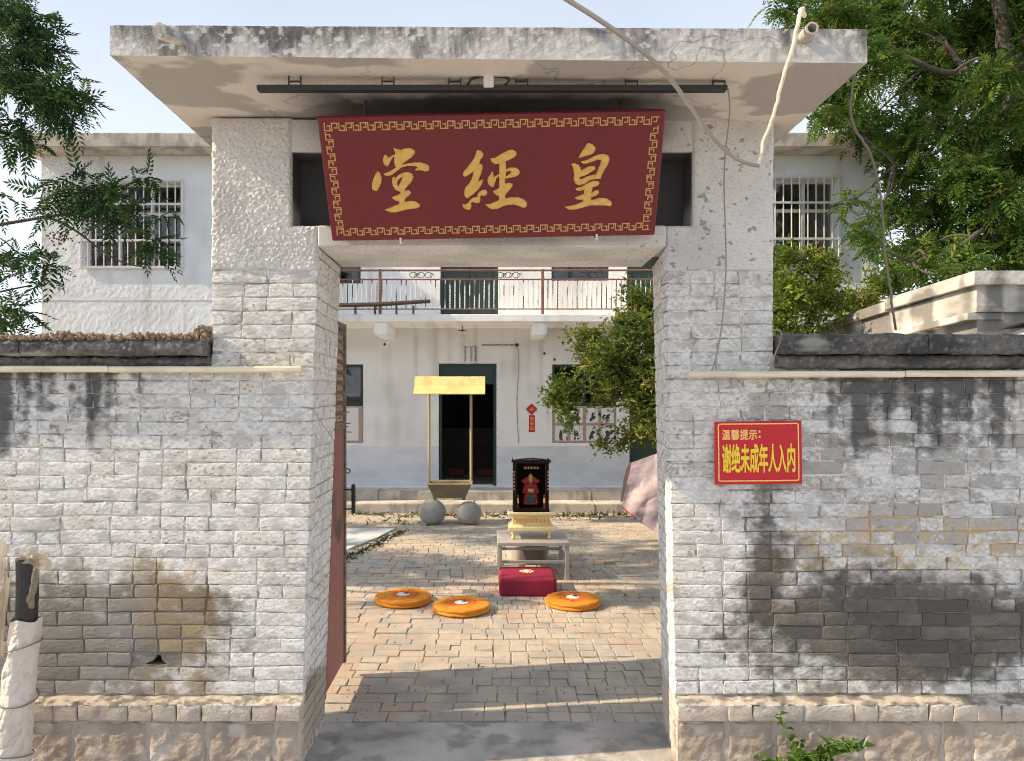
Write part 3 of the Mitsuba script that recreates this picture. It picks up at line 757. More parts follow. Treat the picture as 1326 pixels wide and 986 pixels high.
GLY = {"温":[[[8,-6,9,1,47,66,52,65,62,57,63,67,66,70,181,70,184,67,184,9,197,6,197,-13,195,-15,48,-15,46,-12,46,5,49,8,63,9,62,43,29,-17,22,-17],[150,9,160,9,159,47,150,46],[118,9,128,9,127,47,118,46],[87,9,96,9,95,47,87,46]],[[15,153,16,160,25,171,33,170,69,149,70,162,74,165,173,165,177,162,177,81,174,78,73,78,70,81,70,143,61,131,56,128],[94,102,151,101,152,109,95,110],[94,133,151,132,152,141,95,142]],[[3,98,3,103,10,113,13,116,18,116,47,102,58,93,58,90,50,77,47,74,42,74,28,85]]],"馨":[[[2,23,4,29,27,34,47,42,12,44,11,64,2,71,3,75,13,85,18,100,19,125,15,129,15,142,17,144,10,147,11,163,46,164,49,173,65,174,70,171,70,164,104,164,107,161,107,146,113,150,114,168,117,170,168,170,171,167,171,148,191,149,194,146,194,131,183,128,179,116,168,103,193,89,193,83,187,75,180,72,168,78,167,72,164,70,117,65,186,64,189,62,188,44,154,43,169,36,195,31,198,28,197,22,188,10,164,15,164,-18,161,-21,143,-21,138,-16,64,-16,58,-22,43,-22,38,-17,38,15,13,9],[135,150,129,134,151,134,148,150],[144,114,145,112,146,113],[101,125,101,97,116,99,117,102,104,108,106,114,103,118,103,126],[114,39,112,37,114,37],[87,39,87,37,88,38],[69,105,79,104,79,108,69,108],[36,82,74,83,75,84,38,85],[41,105,49,104,49,108,41,108],[26,65,40,64,36,78,34,78]]],"提":[[[5,44,1,64,4,67,28,74,28,109,4,110,3,130,6,133,28,133,28,171,30,173,49,173,52,170,52,133,71,133,74,130,74,112,71,109,52,109,52,81,72,87,188,87,192,85,193,68,190,64,141,64,141,50,181,50,183,47,183,31,180,28,141,28,141,7,143,5,197,5,199,-2,195,-14,192,-18,138,-18,126,-16,106,-7,92,8,83,-7,70,-21,64,-21,51,-10,46,-15,37,-19,13,-20,9,-14,6,2,9,4,28,4,28,46,8,42],[101,63,105,58,101,35,110,19,116,15,117,64],[51,-3,62,5,73,24,82,64,73,64,52,56]],[[77,164,80,167,179,167,182,163,181,93,179,91,78,92],[101,114,156,113,157,118,102,119],[101,141,156,140,157,145,102,146]]],"示":[[[7,88,7,107,11,110,190,110,193,107,193,88,190,85,113,85,113,-5,106,-16,86,-21,60,-21,52,-3,52,2,55,5,87,4,87,85,10,85]],[[132,62,133,68,149,75,154,74,181,34,191,13,191,5,177,-2,169,-3,156,26]],[[25,137,25,156,28,159,172,159,176,154,176,139,173,134,28,134]],[[2,9,3,15,12,22,30,46,44,75,66,70,67,63,53,35,38,13,23,-3,17,-2]]],"谢":[[[4,89,4,107,7,110,48,110,51,107,51,65,55,68,64,68,64,148,67,151,83,151,89,173,94,174,112,169,108,151,125,151,127,149,129,129,161,129,161,170,163,172,182,172,184,170,184,129,194,129,197,126,197,108,194,105,184,104,183,-10,178,-16,168,-20,143,-21,140,-18,135,-4,136,2,161,3,161,42,148,39,141,40,136,62,129,79,128,-3,125,-12,121,-16,107,-20,89,-20,86,-17,81,1,64,-13,59,-12,49,0,35,-15,27,-15,17,0,27,17,27,85,7,86],[128,97,144,99,147,96,161,60,161,105,129,105],[85,4,105,3,105,26,101,24],[86,125,104,124,105,128,88,129],[87,75,86,68,105,68,105,76],[87,102,87,97,105,98,104,103],[52,49,51,32,61,40,66,40,72,25,88,43,87,45,56,45]],[[13,153,13,158,17,162,25,168,31,168,57,138,59,135,58,128,48,119,41,118]]],"绝":[[[2,96,2,102,9,106,28,136,45,174,48,175,64,168,67,162,50,127,39,111,40,108,51,109,65,131,82,124,95,144,109,175,113,176,128,172,131,165,126,153,160,154,172,146,172,139,159,118,182,117,185,115,185,45,182,43,107,43,107,7,114,5,170,6,172,12,173,29,179,32,196,24,195,6,190,-8,184,-14,173,-18,107,-18,95,-15,87,-8,82,8,8,-9,3,6,5,15,83,31,83,46,10,31,3,46,3,52,10,55,19,64,33,83,9,80],[161,93,146,94,146,66,161,66],[107,118,131,117,138,130,114,130],[107,67,123,66,123,94,107,94],[49,65,83,68,83,93,73,100]]],"未":[[[2,5,4,12,39,32,72,65,10,66,7,70,8,89,11,91,87,92,87,116,25,116,22,118,23,140,87,141,87,171,89,173,110,173,113,169,113,141,176,141,179,139,180,120,177,116,113,116,113,92,192,90,193,68,190,66,127,65,157,35,198,10,198,5,185,-10,179,-10,159,2,132,24,114,43,113,-17,110,-21,89,-21,87,-19,86,43,54,12,20,-10,15,-10]]],"成":[[[2,-9,13,14,19,42,22,138,105,139,104,171,106,173,127,173,130,162,140,172,147,172,179,152,184,147,183,139,194,138,195,117,191,114,132,113,134,89,140,64,150,82,160,108,177,106,183,102,174,74,162,50,149,31,157,13,163,7,168,6,171,9,174,40,176,42,183,41,197,31,192,-3,182,-17,174,-20,163,-20,150,-15,138,-4,130,9,115,-5,93,-20,87,-20,74,-5,77,2,102,17,120,35,111,71,105,114,46,113,46,98,95,98,97,96,96,38,91,16,79,8,48,8,42,23,34,-3,22,-23,15,-21],[131,154,130,139,154,139,145,147],[43,33,70,31,73,74,46,74]]],"年":[[[5,27,5,47,7,49,38,50,38,97,27,86,21,85,5,97,5,102,28,126,41,147,53,174,63,173,75,168,76,165,70,149,183,149,186,147,186,127,184,125,123,125,123,104,179,104,182,100,182,83,179,80,123,80,123,50,193,49,196,46,196,29,193,25,123,25,122,-20,100,-21,97,-17,97,25,8,25],[57,125,44,104,97,104,97,125],[64,80,63,49,97,49,97,80]]],"人":[[[4,-6,5,1,28,14,47,32,57,45,70,69,83,116,87,171,91,173,111,172,113,170,112,134,114,122,128,74,150,37,173,15,196,3,198,-4,186,-18,179,-19,151,-1,133,17,120,35,100,75,80,32,69,17,50,-2,23,-20,17,-19]]],"入":[[[3,-4,5,2,29,16,45,31,62,54,76,83,85,119,65,141,54,149,55,155,66,169,72,168,81,161,103,138,121,110,144,63,158,41,177,20,198,5,190,-17,187,-19,180,-17,163,-5,146,12,133,30,105,83,84,39,69,18,47,-4,25,-19,19,-19]]],"内":[[[15,-19,16,138,88,139,88,171,90,173,111,173,113,170,113,139,183,139,185,137,186,1,184,-9,180,-15,173,-19,160,-21,132,-21,129,-18,124,-3,125,3,161,4,161,29,158,29,151,22,146,22,129,43,102,69,87,47,65,27,52,19,47,20,40,27,39,-20,19,-22],[111,94,159,46,161,46,161,114,112,114],[40,43,59,54,74,71,84,93,87,114,40,114]]]}


def on_plane(o, U, V, N, v):
    return np.asarray(o) + v[:, :1] * U + v[:, 1:2] * V + v[:, 2:3] * N


def rings_poly(rings, s=1.0, sx=None):
    R = [np.array(r, float).reshape(-1, 2) * [sx or s, s] for r in rings]
    return Polygon(R[0], R[1:]).buffer(0)


BOARD = thing('name_board', 'dark red name board with three carved gold characters and a gold fret border', 'sign board')
b = MB()
v, f = MB().box(-.75, .75, .008, .555, -.045, 0, .005).out()
put('panel', (on_plane(O, BU, BV, BN, v), f), 'm_red_board', BOARD)
for name in ('tang', 'jing', 'huang'):
    b = MB()
    for rings in CAL[name]:
        g = rings_poly(rings, 1e-4)
        for lev, (off, z0, z1) in enumerate([(0, -.002, .005), (-.0035, .004, .0085), (-.007, .008, .0105)]):
            gg = g.buffer(off) if off else g
            for q in getattr(gg, 'geoms', [gg]):
                if q.is_empty or q.area < 2e-5:
                    continue
                m = trimesh.creation.extrude_polygon(q, z1 - z0, engine='earcut')
                b.mesh(m, (0, 0, z0))
    v, f = b.out()
    put('character', (on_plane(O, BU, BV, BN, v), f), 'm_gold', BOARD)
b = MB()


def stroke(p, q, w=.0050, z=.0022):
    p, q = np.array(p), np.array(q)
    d = (q - p) / 2
    L = np.linalg.norm(d) + 1e-9
    nrm = np.array([-d[1], d[0]]) / L * w / 2
    ext = d * (1 + w / 2 / L)
    c = (p + q) / 2
    b.obox([c[0], c[1], z / 2], [ext[0], ext[1], 0], [nrm[0], nrm[1], 0], [0, 0, z / 2], .0006)


def fret(p, q, inward, n):
    p, q, inward = np.array(p), np.array(q), np.array(inward)
    for i in range(n):
        a = p + (q - p) * i / n
        d = (q - p) / n
        h = inward
        path = [(.0, .0), (.0, 1.0), (.72, 1.0), (.72, .36), (.36, .36)] if i % 2 == 0 else [(.0, 1.0), (.0, .0), (.72, .0), (.72, .64), (.36, .64)]
        for s, t in zip(path[:-1], path[1:]):
            stroke(a + d * s[0] + h * s[1], a + d * t[0] + h * t[1])
        nxt = (1.0, 1.0) if i % 2 == 0 else (1.0, 0.0)
        stroke(a + d * .72 + h * path[2][1], a + d * nxt[0] + h * nxt[1])


fret((-.722, .528), (.722, .528), (0, -.030), 46)
fret((-.722, .036), (.722, .036), (0, .030), 46)
fret((-.722, .075), (-.722, .49), (.030, 0), 14)
fret((.722, .075), (.722, .49), (-.030, 0), 14)
v, f = b.out()
put('fret_border', (on_plane(O, BU, BV, BN, v), f), 'm_gold_dull', BOARD)
for u0 in (-.43, .48):
    b = MB()
    b.tube([O + BU * u0 + BV * .02 + BN * .004, O + BU * u0 - BV * .004 + BN * .012, O + BU * u0 - BV * .012 - BN * .05, [u0, FY + .01, 2.60]], .005, 8)
    put('hook', b, 'm_grille', BOARD)
for u0 in (-.55, .58):
    b = MB()
    b.tube([O + BU * u0 + BV * .555 - BN * .02, [u0, 3.30, 3.13]], .006, 6)
    put('hanger', b, 'm_iron', BOARD)

# ------------------------------------------------------------------ tube lamp under the canopy
LAMP = thing('tube_lamp', 'long thin black lamp batten hung under the canopy above the name board', 'lamp')
put('batten', MB().box(-.968, .995, 3.075, 3.115, 3.088, 3.110, .004), 'm_black', LAMP)
for x in (-.81, -.42, -.14, .14, .60, .965):
    b = MB()
    b.box(x - .03, x - .025, 3.09, 3.10, 3.105, 3.16, .001).box(x + .02, x + .025, 3.09, 3.10, 3.105, 3.16, .001).box(x - .03, x + .025, 3.09, 3.10, 3.128, 3.133, .001)
    put('bracket', b, 'm_iron', LAMP)
b = MB()
b.tube(smooth_path([(-.09, 3.09, 3.10), (-.075, 3.08, 3.13), (-.03, 3.08, 3.145), (.03, 3.08, 3.145), (.085, 3.08, 3.13), (.06, 3.085, 3.108), (.03, 3.09, 3.10)]), .005, 6)
put('wire', b, 'm_black', LAMP)
put('junction_box', MB().box(-.022, .02, 3.062, 3.12, 3.096, 3.146, .003), 'm_white', LAMP)

# ------------------------------------------------------------------ warning sign
SIGN = thing('warning_sign', 'red notice with yellow lettering screwed to the right brick wall', 'sign')
so = np.array([1.076, FY - .030, 1.392])
tilt = math.radians(.6)
SU, SV, SN = np.array([math.cos(tilt), 0, math.sin(tilt)]), np.array([-math.sin(tilt), 0, math.cos(tilt)]), np.array([0, -1, 0.])
SW, SH = .413, .300
v, f = MB().box(0, SW, 0, SH, -.012, 0, .002).out()
put('plate', (on_plane(so, SU, SV, SN, v), f), 'm_sign_red', SIGN)
o1 = sbox(.026, .026, SW - .026, SH - .022).buffer(.012)
o2 = o1.buffer(-.0055)
b = MB().mesh(trimesh.creation.extrude_polygon(o1.difference(o2), .0012, engine='earcut'))
v, f = b.out()
put('border_line', (on_plane(so, SU, SV, SN, v), f), 'm_sign_gold', SIGN)


def lettering(text, x, y, w, h, gap):
    b = MB()
    for i, ch in enumerate(text):
        if ch == ':':
            for yy in (.12, .62):
                b.box(x + i * gap + .1 * w, x + i * gap + .32 * w, y + h * yy, y + h * (yy + .2), 0, .0015, .0004)
            continue
        for rings in GLY[ch]:
            g = rings_poly(rings, h / 196, w / 200)
            for q in getattr(g, 'geoms', [g]):
                b.mesh(trimesh.creation.extrude_polygon(q, .0015, engine='earcut'), (x + i * gap, y + h * .06, 0))
    v, f = b.out()
    return on_plane(so, SU, SV, SN, v), f


put('heading', lettering('温馨提示:', .033, .214, .041, .050, .0425), 'm_sign_gold', SIGN)
put('lettering', lettering('谢绝未成年人入内', .033, .062, .044, .138, .0437), 'm_sign_yellow', SIGN)

# ------------------------------------------------------------------ cables and ropes
b = MB()
pts = smooth_path([(-0.217, 2.840, 3.780), (0.298, 2.800, 3.314), (0.518, 2.800, 3.168), (0.675, 2.820, 3.042), (0.798, 2.860, 2.907), (0.945, 2.900, 2.762), (1.006, 2.900, 2.728), (1.061, 2.900, 2.716)])
b.tube(pts, np.interp(np.linspace(0, 1, len(pts)), [0, .5, .8, 1], [.0115, .0095, .008, .0075]), 8)
put('hanging_cable', b, 'm_wire', label='thick grey cable sagging in front of the canopy from the upper left', cat='cable')
b = MB()
pts = smooth_path([(1.307, 3.050, 3.378), (1.233, 2.920, 3.336), (1.200, 2.870, 3.261), (1.156, 2.880, 3.080), (1.112, 2.900, 2.913), (1.076, 2.900, 2.792), (1.055, 2.900, 2.713)])
pts += .012 * (np.stack([meshkit.fbm(pts * 16, 3, k) for k in range(3)], -1) - .5) * 2
b.tube(pts, np.interp(np.linspace(0, 1, len(pts)), [0, .5, 1], [.009, .0075, .0055]), 8)
put('hanging_rope', b, 'm_rope', label='cream rope dangling over the canopy edge beside the right drain pipe', cat='rope')
b = MB()
pts = smooth_path([(1.0, 3.095, 3.10), (1.014, 3.120, 3.081), (1.059, 3.300, 2.927), (1.106, 3.470, 2.731), (1.123, 3.500, 2.483), (1.108, 3.500, 2.190), (1.068, 3.500, 1.971), (1.053, 3.500, 1.927)])
b.tube(pts, .0035, 6)
put('thin_wire', b, 'm_wire', label='thin pale wire hanging from the lamp end down the right pillar', cat='wire')
b = MB()
pts = smooth_path([(1.50, 3.0, 3.20), (1.62, 3.25, 2.98), (1.792, 3.450, 2.924), (1.876, 3.500, 2.556), (1.959, 3.550, 2.129)])
pts += .02 * (np.stack([meshkit.fbm(pts * 5, 3, k) for k in range(3)], -1) - .5) * 2
b.tube(pts, .0055, 6)
put('slack_rope', b, 'm_dark_rope', label='grey rope slung from the canopy corner to the right wall coping', cat='rope')
b = MB()
pts = smooth_path([(1.36, 3.53, 2.13), (1.375, 3.47, 2.10), (1.36, 3.49, 2.03), (1.335, 3.50, 1.94)])
b.tube(pts, .004, 6)
put('thin_wire', b, 'm_wire', label='short white wire looping from the right coping to the conduit', cat='wire')

# ------------------------------------------------------------------ wrapped post at the left edge
POST = thing('wrapped_post', 'post wrapped in pale plastic with a black top, leaning at the left wall', 'post')
b = MB()
pts = np.array([(-2.062, 3.30, 1.09), (-2.066, 3.30, .82), (-2.105, 3.30, .46), (-2.155, 3.30, 0)])
b.tube(smooth_path(pts, 4), .045, 14)
put('pole', b, 'm_black', POST)
n, k = 46, 40
prof = []
cen = smooth_path(pts[1:], 20)
P = []
for i, c in enumerate(cen):
    t = i / (len(cen) - 1)
    ang = np.linspace(0, 2 * np.pi, k)
    R = .060 + .022 * t + .030 * (meshkit.fbm(np.stack([np.cos(ang) * 1.6, np.sin(ang) * 1.6, np.full(k, c[2] * 9)], -1), 4, 3) - .5)
    R[-1] = R[0]
    P.append(np.stack([c[0] + R * np.cos(ang), c[1] + R * np.sin(ang), np.full(k, c[2]) + .008 * np.sin(3 * ang) * (t < .05)], -1))
for zz, xx in ((.70, -2.080), (.47, -2.104), (.22, -2.132)):
    a = np.linspace(0, 2 * np.pi, 25)
    rr0 = .074 + .020 * (.82 - zz)
    b = MB().tube(np.stack([xx + rr0 * np.cos(a), 3.30 + rr0 * np.sin(a), zz + .02 * np.cos(a + zz * 9)], 1), .003, 6, False)
    put('tie', b, 'm_dark_rope', POST)
put('wrapping', MB().grid(np.array(P)), 'm_wrap', POST, smooth=True)
rf = np.random.default_rng(8)
for (cx, cz, w, h) in [(-2.17, 1.10, .13, .17), (-1.985, 1.095, .17, .055), (-2.145, .86, .07, .36), (-2.0, 1.0, .035, .20)]:
    U, V = np.meshgrid(np.linspace(-1, 1, 16), np.linspace(-1, 1, 16), indexing='ij')
    q = np.stack([U, V, U * 0 + cx * 7], -1)
    Pm = np.stack([cx + U * w / 2 * (1 - .8 * (V + 1) / 2 * (meshkit.noise(q * 2.3, 2) * .6 + .4)) + .03 * (meshkit.fbm(q * 1.8, 3, 4) - .5) + .02 * V,
                   3.25 + .06 * (meshkit.fbm(q * 1.4, 2, 5) - .5) + .0 * U, cz + V * h / 2 + .05 * (meshkit.fbm(q * 1.9, 3, 6) - .5) - .02 * U], -1)
    put('plastic_scrap', MB().grid(Pm), 'm_film', POST, smooth=True)


# ------------------------------------------------------------------ foliage tools
def kite(L, W, fold=.25, bend=.15):
    """one leaf along +x: two triangles folded on the midrib"""
    v = np.array([[0, 0, 0], [L * .42, W / 2, W * fold], [L, 0, -L * bend], [L * .42, -W / 2, W * fold]])
    f = np.array([[0, 2, 1], [0, 3, 2]])
    return v, f


def frond(n, L, leaf, width, droop=.35):
    """pinnate leaf: leaflets in pairs along a drooping rachis"""
    V, F = [], []
    kv, kf = kite(leaf, width)
    m = 0
    for i in range(n):
        t = (i + .6) / n
        for s in (-1, 1):
            a = s * (1.05 - .35 * t)
            R = np.array([[math.cos(a), -math.sin(a), 0], [math.sin(a), math.cos(a), 0], [0, 0, 1]])
            sc = .75 + .5 * math.sin(math.pi * min(1, .2 + t * .8))
            V.append(kv * sc @ R.T + [L * t, 0, -droop * L * t * t])
            F.append(kf + m)
            m += len(kv)
    V.append(kv @ np.eye(3) + [L, 0, -droop * L])
    F.append(kf + m)
    return np.vstack(V), np.vstack(F)


def sprig(n, L, leaf, width, seed):
    """a twig end with leaves set all round"""
    r = np.random.default_rng(seed)
    V, F = [], []
    kv, kf = kite(leaf, width)
    m = 0
    for i in range(n):
        t = (i + .3) / n
        R = trimesh.transformations.euler_matrix(r.uniform(-.8, .8), r.uniform(-.9, .5), i * 2.4 + r.normal(0, .4))[:3, :3]
        V.append(kv * r.uniform(.7, 1.15) @ R.T + [L * t, r.normal(0, .01), r.normal(0, .01)])
        F.append(kf + m)
        m += len(kv)
    return np.vstack(V), np.vstack(F)


def rand_rot(r, d, spread):
    """rotations that take +x to directions near d (n, 3), keeping z roughly up"""
    n = len(d)
    d = d + r.normal(0, spread, (n, 3))
    d /= np.linalg.norm(d, axis=1, keepdims=True)
    up = np.tile([0, 0, 1.0], (n, 1)) + r.normal(0, .35, (n, 3))
    y = np.cross(up, d)
    y /= np.linalg.norm(y, axis=1, keepdims=True) + 1e-9
    z = np.cross(d, y)
    return np.stack([d, y, z], -1)


def foliage(templates, clumps, density, r, cols, tone=.38, spread=.5, shell=.75, droop=-.15, scale=(.65, 1.3), gap=.40):
    """clumps: (centre, radii) ellipsoids filled towards their shells with copies of the templates; density is copies per square metre of shell"""
    Vs, Fs, Cs, m = [], [], [], 0
    cols = np.array(cols)
    for c, rad in clumps:
        rad = np.broadcast_to(np.asarray(rad, float), (3,))
        n = max(3, int(density * 4 * np.pi * (rad[0] * rad[1] * rad[2]) ** (2 / 3)))
        d = r.normal(0, 1, (n, 3))
        d /= np.linalg.norm(d, axis=1, keepdims=True)
        k = shell + (1 - shell) * r.random(n)
        k = np.where(r.random(n) < .25, r.random(n) ** .5, k)
        wob = .6 + .6 * meshkit.fbm(d * 1.7 + np.asarray(c), 3, 7)
        pos = np.asarray(c) + d * rad * (k * wob)[:, None]
        keep = meshkit.fbm(pos * 2.6, 3, 17) > gap
        pos, d = pos[keep], d[keep]
        n = len(pos)
        R = rand_rot(r, d + [0, 0, droop], spread)
        which = r.integers(0, len(templates), n)
        size = r.uniform(*scale, n)
        hue = r.random((n, 1)) ** 1.3
        col = cols[0] * (1 - hue) + cols[1] * hue
        rare = r.random(n) < .05
        col[rare] = cols[2]
        for t, (tv, tf) in enumerate(templates):
            ix = np.nonzero(which == t)[0]
            if not len(ix):
                continue
            v = np.einsum('nij,kj->nki', R[ix] * size[ix, None, None], tv) + pos[ix, None]
            Vs.append(v.reshape(-1, 3))
            Fs.append((tf[None] + (m + np.arange(len(ix)) * len(tv))[:, None, None]).reshape(-1, 3))
            nl = len(tv) // 4
            lt = 1 + tone * (r.random((len(ix), nl, 1)) - .5) * 2
            Cs.append(np.repeat(col[ix][:, None] * lt, 4, axis=1).reshape(-1, 3))
            m += len(ix) * len(tv)
    return (np.vstack(Vs), np.vstack(Fs)), np.clip(np.vstack(Cs), 0, 1)


def branchlets(clumps, n, k, r, flat=.65):
    """each clump broken up into smaller tufts with air between them"""
    out = []
    for c, rad in clumps:
        rad = np.broadcast_to(np.asarray(rad, float), (3,))
        for i in range(n):
            d = r.normal(0, 1, 3)
            d *= r.random() ** .4 / np.linalg.norm(d)
            out.append((np.asarray(c) + d * rad * .82, rad.mean() * k * r.uniform(.65, 1.25) * np.array([1, 1, flat])))
    return out


def crown(parent, name, *a, **k):
    vf, c = foliage(*a, **k)
    print(parent, name, len(vf[1]), 'tris')
    return put(name, vf, 'm_leaf', parent, color=c)


def limb(b, pts, r0, r1, r, wob=.05, sides=7):
    p = smooth_path(pts, 8)
    p = p + wob * (np.stack([meshkit.fbm(p * 2.1, 3, 90 + k) for k in range(3)], -1) - .5)
    b.tube(p, np.linspace(r0, r1, len(p)), sides)


# ------------------------------------------------------------------ left tree
r = np.random.default_rng(21)
LT = thing('pinnate_tree', 'dark green tree with feathery drooping leaves at the far left, before the white wing', 'tree')
fr = [frond(6, .17, .055, .017, .3), frond(7, .20, .052, .016, .45), frond(5, .14, .055, .018, .2)]
cl = [((-3.971, 6.100, 4.704), (.42, .4, .42)), ((-3.705, 6.000, 4.343), (.36, .4, .3)), ((-3.699, 6.200, 4.803), (.20, .3, .22)), ((-3.360, 5.900, 4.128), (.22, .3, .17)), ((-3.843, 6.000, 3.998), (.26, .3, .22)), ((-4.035, 6.100, 5.023), (.3, .3, .2)), ((-3.785, 6.300, 5.115), (.07, .15, .12)),
      ((-3.517, 6.000, 4.230), (.16, .3, .12)), ((-3.404, 6.000, 3.390), (.22, .3, .18)), ((-3.122, 6.000, 3.390), (.24, .3, .16)), ((-2.890, 6.000, 3.340), (.22, .3, .20)), ((-2.728, 6.100, 3.353), (.12, .25, .14)), ((-2.785, 6.100, 3.034), (.17, .25, .17)), ((-3.279, 6.000, 3.559), (.13, .2, .12)), ((-2.887, 6.100, 3.633), (.07, .2, .07)),
      ((-3.907, 6.100, 3.416), (.2, .3, .14)), ((-3.984, 6.100, 2.983), (.20, .3, .14)), ((-3.781, 6.000, 2.700), (.28, .3, .24)), ((-3.893, 6.000, 2.431), (.26, .3, .22)), ((-3.580, 6.000, 2.870), (.17, .2, .08)), ((-3.555, 6.000, 2.475), (.10, .2, .12)), ((-3.668, 6.000, 2.838), (.17, .2, .14))]
cl = branchlets([(c, np.array(q) * .92) for c, q in cl], 7, .38, r)
crown(LT, 'crown', fr, cl, 150, r, [(.045, .090, .042), (.075, .135, .045), (.14, .17, .05)], spread=.55, droop=-.35)
# the rest of the same crown, out to the left over the courtyard
cl2 = []
for k in range(18):
    yy = r.uniform(6.3, 9.4)
    cl2.append(((-.665 * yy - 1.25 - r.uniform(0, 2.6), yy, r.uniform(2.6, 7.2)), r.uniform(.40, .75) * np.array([1, 1, .7])))
crown(LT, 'outer_crown', fr, cl2, 60, r, [(.030, .075, .030), (.052, .115, .030), (.12, .16, .03)], spread=.55, droop=-.35, scale=(1.1, 1.6))
b = MB()
limb(b, [(-7.2, 7.0, -.05), (-7.0, 6.9, 1.2), (-6.6, 6.7, 2.2), (-6.2, 6.5, 3.2), (-5.4, 6.3, 4.4), (-4.6, 6.1, 5.0)], .17, .03, r, .1, 10)
put('trunk', b, 'm_bark', LT)
for pts, r0, r1 in [([(-6.4, 6.6, 2.7), (-5.2, 6.3, 2.95), (-4.128, 6.050, 3.201), (-3.655, 6.000, 3.265), (-3.279, 6.000, 3.302)], .035, .009), ([(-3.655, 6.000, 3.265), (-3.342, 6.000, 3.152), (-3.053, 6.050, 2.942), (-2.856, 6.100, 2.887)], .012, .005),
                    ([(-6.3, 6.5, 3.0), (-4.099, 6.100, 4.385), (-3.844, 6.100, 4.513), (-3.530, 6.000, 4.280)], .03, .006), ([(-6.5, 6.6, 2.3), (-4.031, 6.000, 2.650), (-3.718, 6.000, 2.713)], .03, .006), ([(-6.4, 6.7, 2.8), (-7.2, 8, 4), (-7.6, 9, 5)], .06, .02)]:
    b = MB()
    limb(b, pts, r0, r1, r, .03)
    put('branch', b, 'm_bark', LT)
b = MB()
for k in range(60):
    c = np.array((-3.480, 6.000, 3.102)) + r.normal(0, .05, 3) * [1.1, .6, 1.0]
    b.mesh(trimesh.creation.icosphere(1, .008), c)
put("dry_berries", b, "m_dry", LT, kind="stuff")

# ------------------------------------------------------------------ big tree at the right
r = np.random.default_rng(22)
RT = thing('broad_tree', 'big spreading green tree at the right, over the side building', 'tree')
fr2 = [frond(5, .19, .072, .026, .25), frond(6, .22, .066, .023, .4), sprig(10, .20, .075, .030, 4)]
D = 10.0
cl = []
for (px, py, rr) in [(1015, 12, 26), (1050, 25, 34), (1095, 20, 40), (1140, 30, 46), (1190, 25, 46), (1245, 35, 52), (1305, 25, 55), (1350, 60, 60), (1130, 85, 42), (1175, 95, 45), (1225, 105, 46), (1280, 100, 42), (1330, 150, 50),
                     (1090, 120, 34), (1075, 150, 26), (1118, 158, 36), (1165, 165, 45), (1215, 175, 46), (1265, 175, 48), (1315, 215, 50), (1180, 225, 44), (1235, 240, 48), (1290, 262, 46), (1180, 280, 40), (1340, 290, 50), (1225, 300, 40),
                     (1185, 330, 30), (1225, 335, 34), (1270, 320, 36), (1310, 318, 34), (1160, 350, 20), (1200, 355, 24), (1250, 350, 26), (1300, 345, 26), (1160, 195, 26), (1100, 262, 14), (1112, 300, 14), (1135, 312, 14), (1140, 275, 14)]:
    dd = D + r.uniform(-.9, 1.3) - (1.2 if py > 300 else 0)
    s = dd / 957
    cl.append((((px - 633) * s, dd, EYE + (514 - py) * s), rr * s * np.array([1.0, 1.3, .72])))
RT_clumps = [np.array(c) for c, q in cl]
cl = branchlets(cl, 10, .40, r)
crown(RT, 'crown', fr2, cl, 95, r, [(.070, .140, .030), (.155, .245, .055), (.27, .27, .07)], spread=.6, droop=-.1, shell=.7, gap=.36)
cl2 = [((r.uniform(7.4, 12), r.uniform(8.0, 13), r.uniform(3.6, 9)), r.uniform(.5, .9) * np.array([1, 1, .8])) for k in range(46)]
cl2 += [((r.uniform(5.2, 8), r.uniform(9.5, 12.5), r.uniform(7.4, 9.5)), r.uniform(.5, .8) * np.array([1, 1, .8])) for k in range(12)]
crown(RT, 'outer_crown', fr2, cl2, 24, r, [(.036, .085, .020), (.075, .145, .028), (.17, .17, .035)], spread=.6, droop=-.1, scale=(1.2, 1.7))
b = MB()
limb(b, [(8.3, 10.4, -.05), (8.2, 10.4, 2), (8.0, 10.3, 3.8), (7.7, 10.2, 5.2), (7.2, 10.1, 6.4), (6.8, 10, 7.6)], .30, .07, r, .2, 12)
put('trunk', b, 'm_bark', RT)
for pts, r0, r1 in [([(8.0, 10.3, 3.9), (7.241, 10.000, 5.843), (6.728, 9.800, 5.793), (6.369, 9.800, 6.070), (6.062, 9.800, 6.459)], .11, .03), ([(6.830, 9.800, 5.763), (6.457, 9.700, 5.195), (5.899, 9.700, 4.891), (5.342, 9.700, 4.841)], .05, .012),
                    ([(6.318, 9.800, 6.131), (5.747, 9.700, 6.108), (5.240, 9.700, 6.412), (4.577, 9.800, 6.664)], .045, .010), ([(8.0, 10.3, 3.6), (6.691, 9.600, 4.258), (5.708, 9.000, 3.634), (5.030, 8.800, 3.410)], .07, .012), ([(7.8, 10.2, 4.8), (7.179, 10.000, 6.763), (6.656, 10.000, 7.390)], .06, .02)]:
    b = MB()
    limb(b, pts, r0, r1, r, .12, 8)
    put('branch', b, 'm_bark', RT)

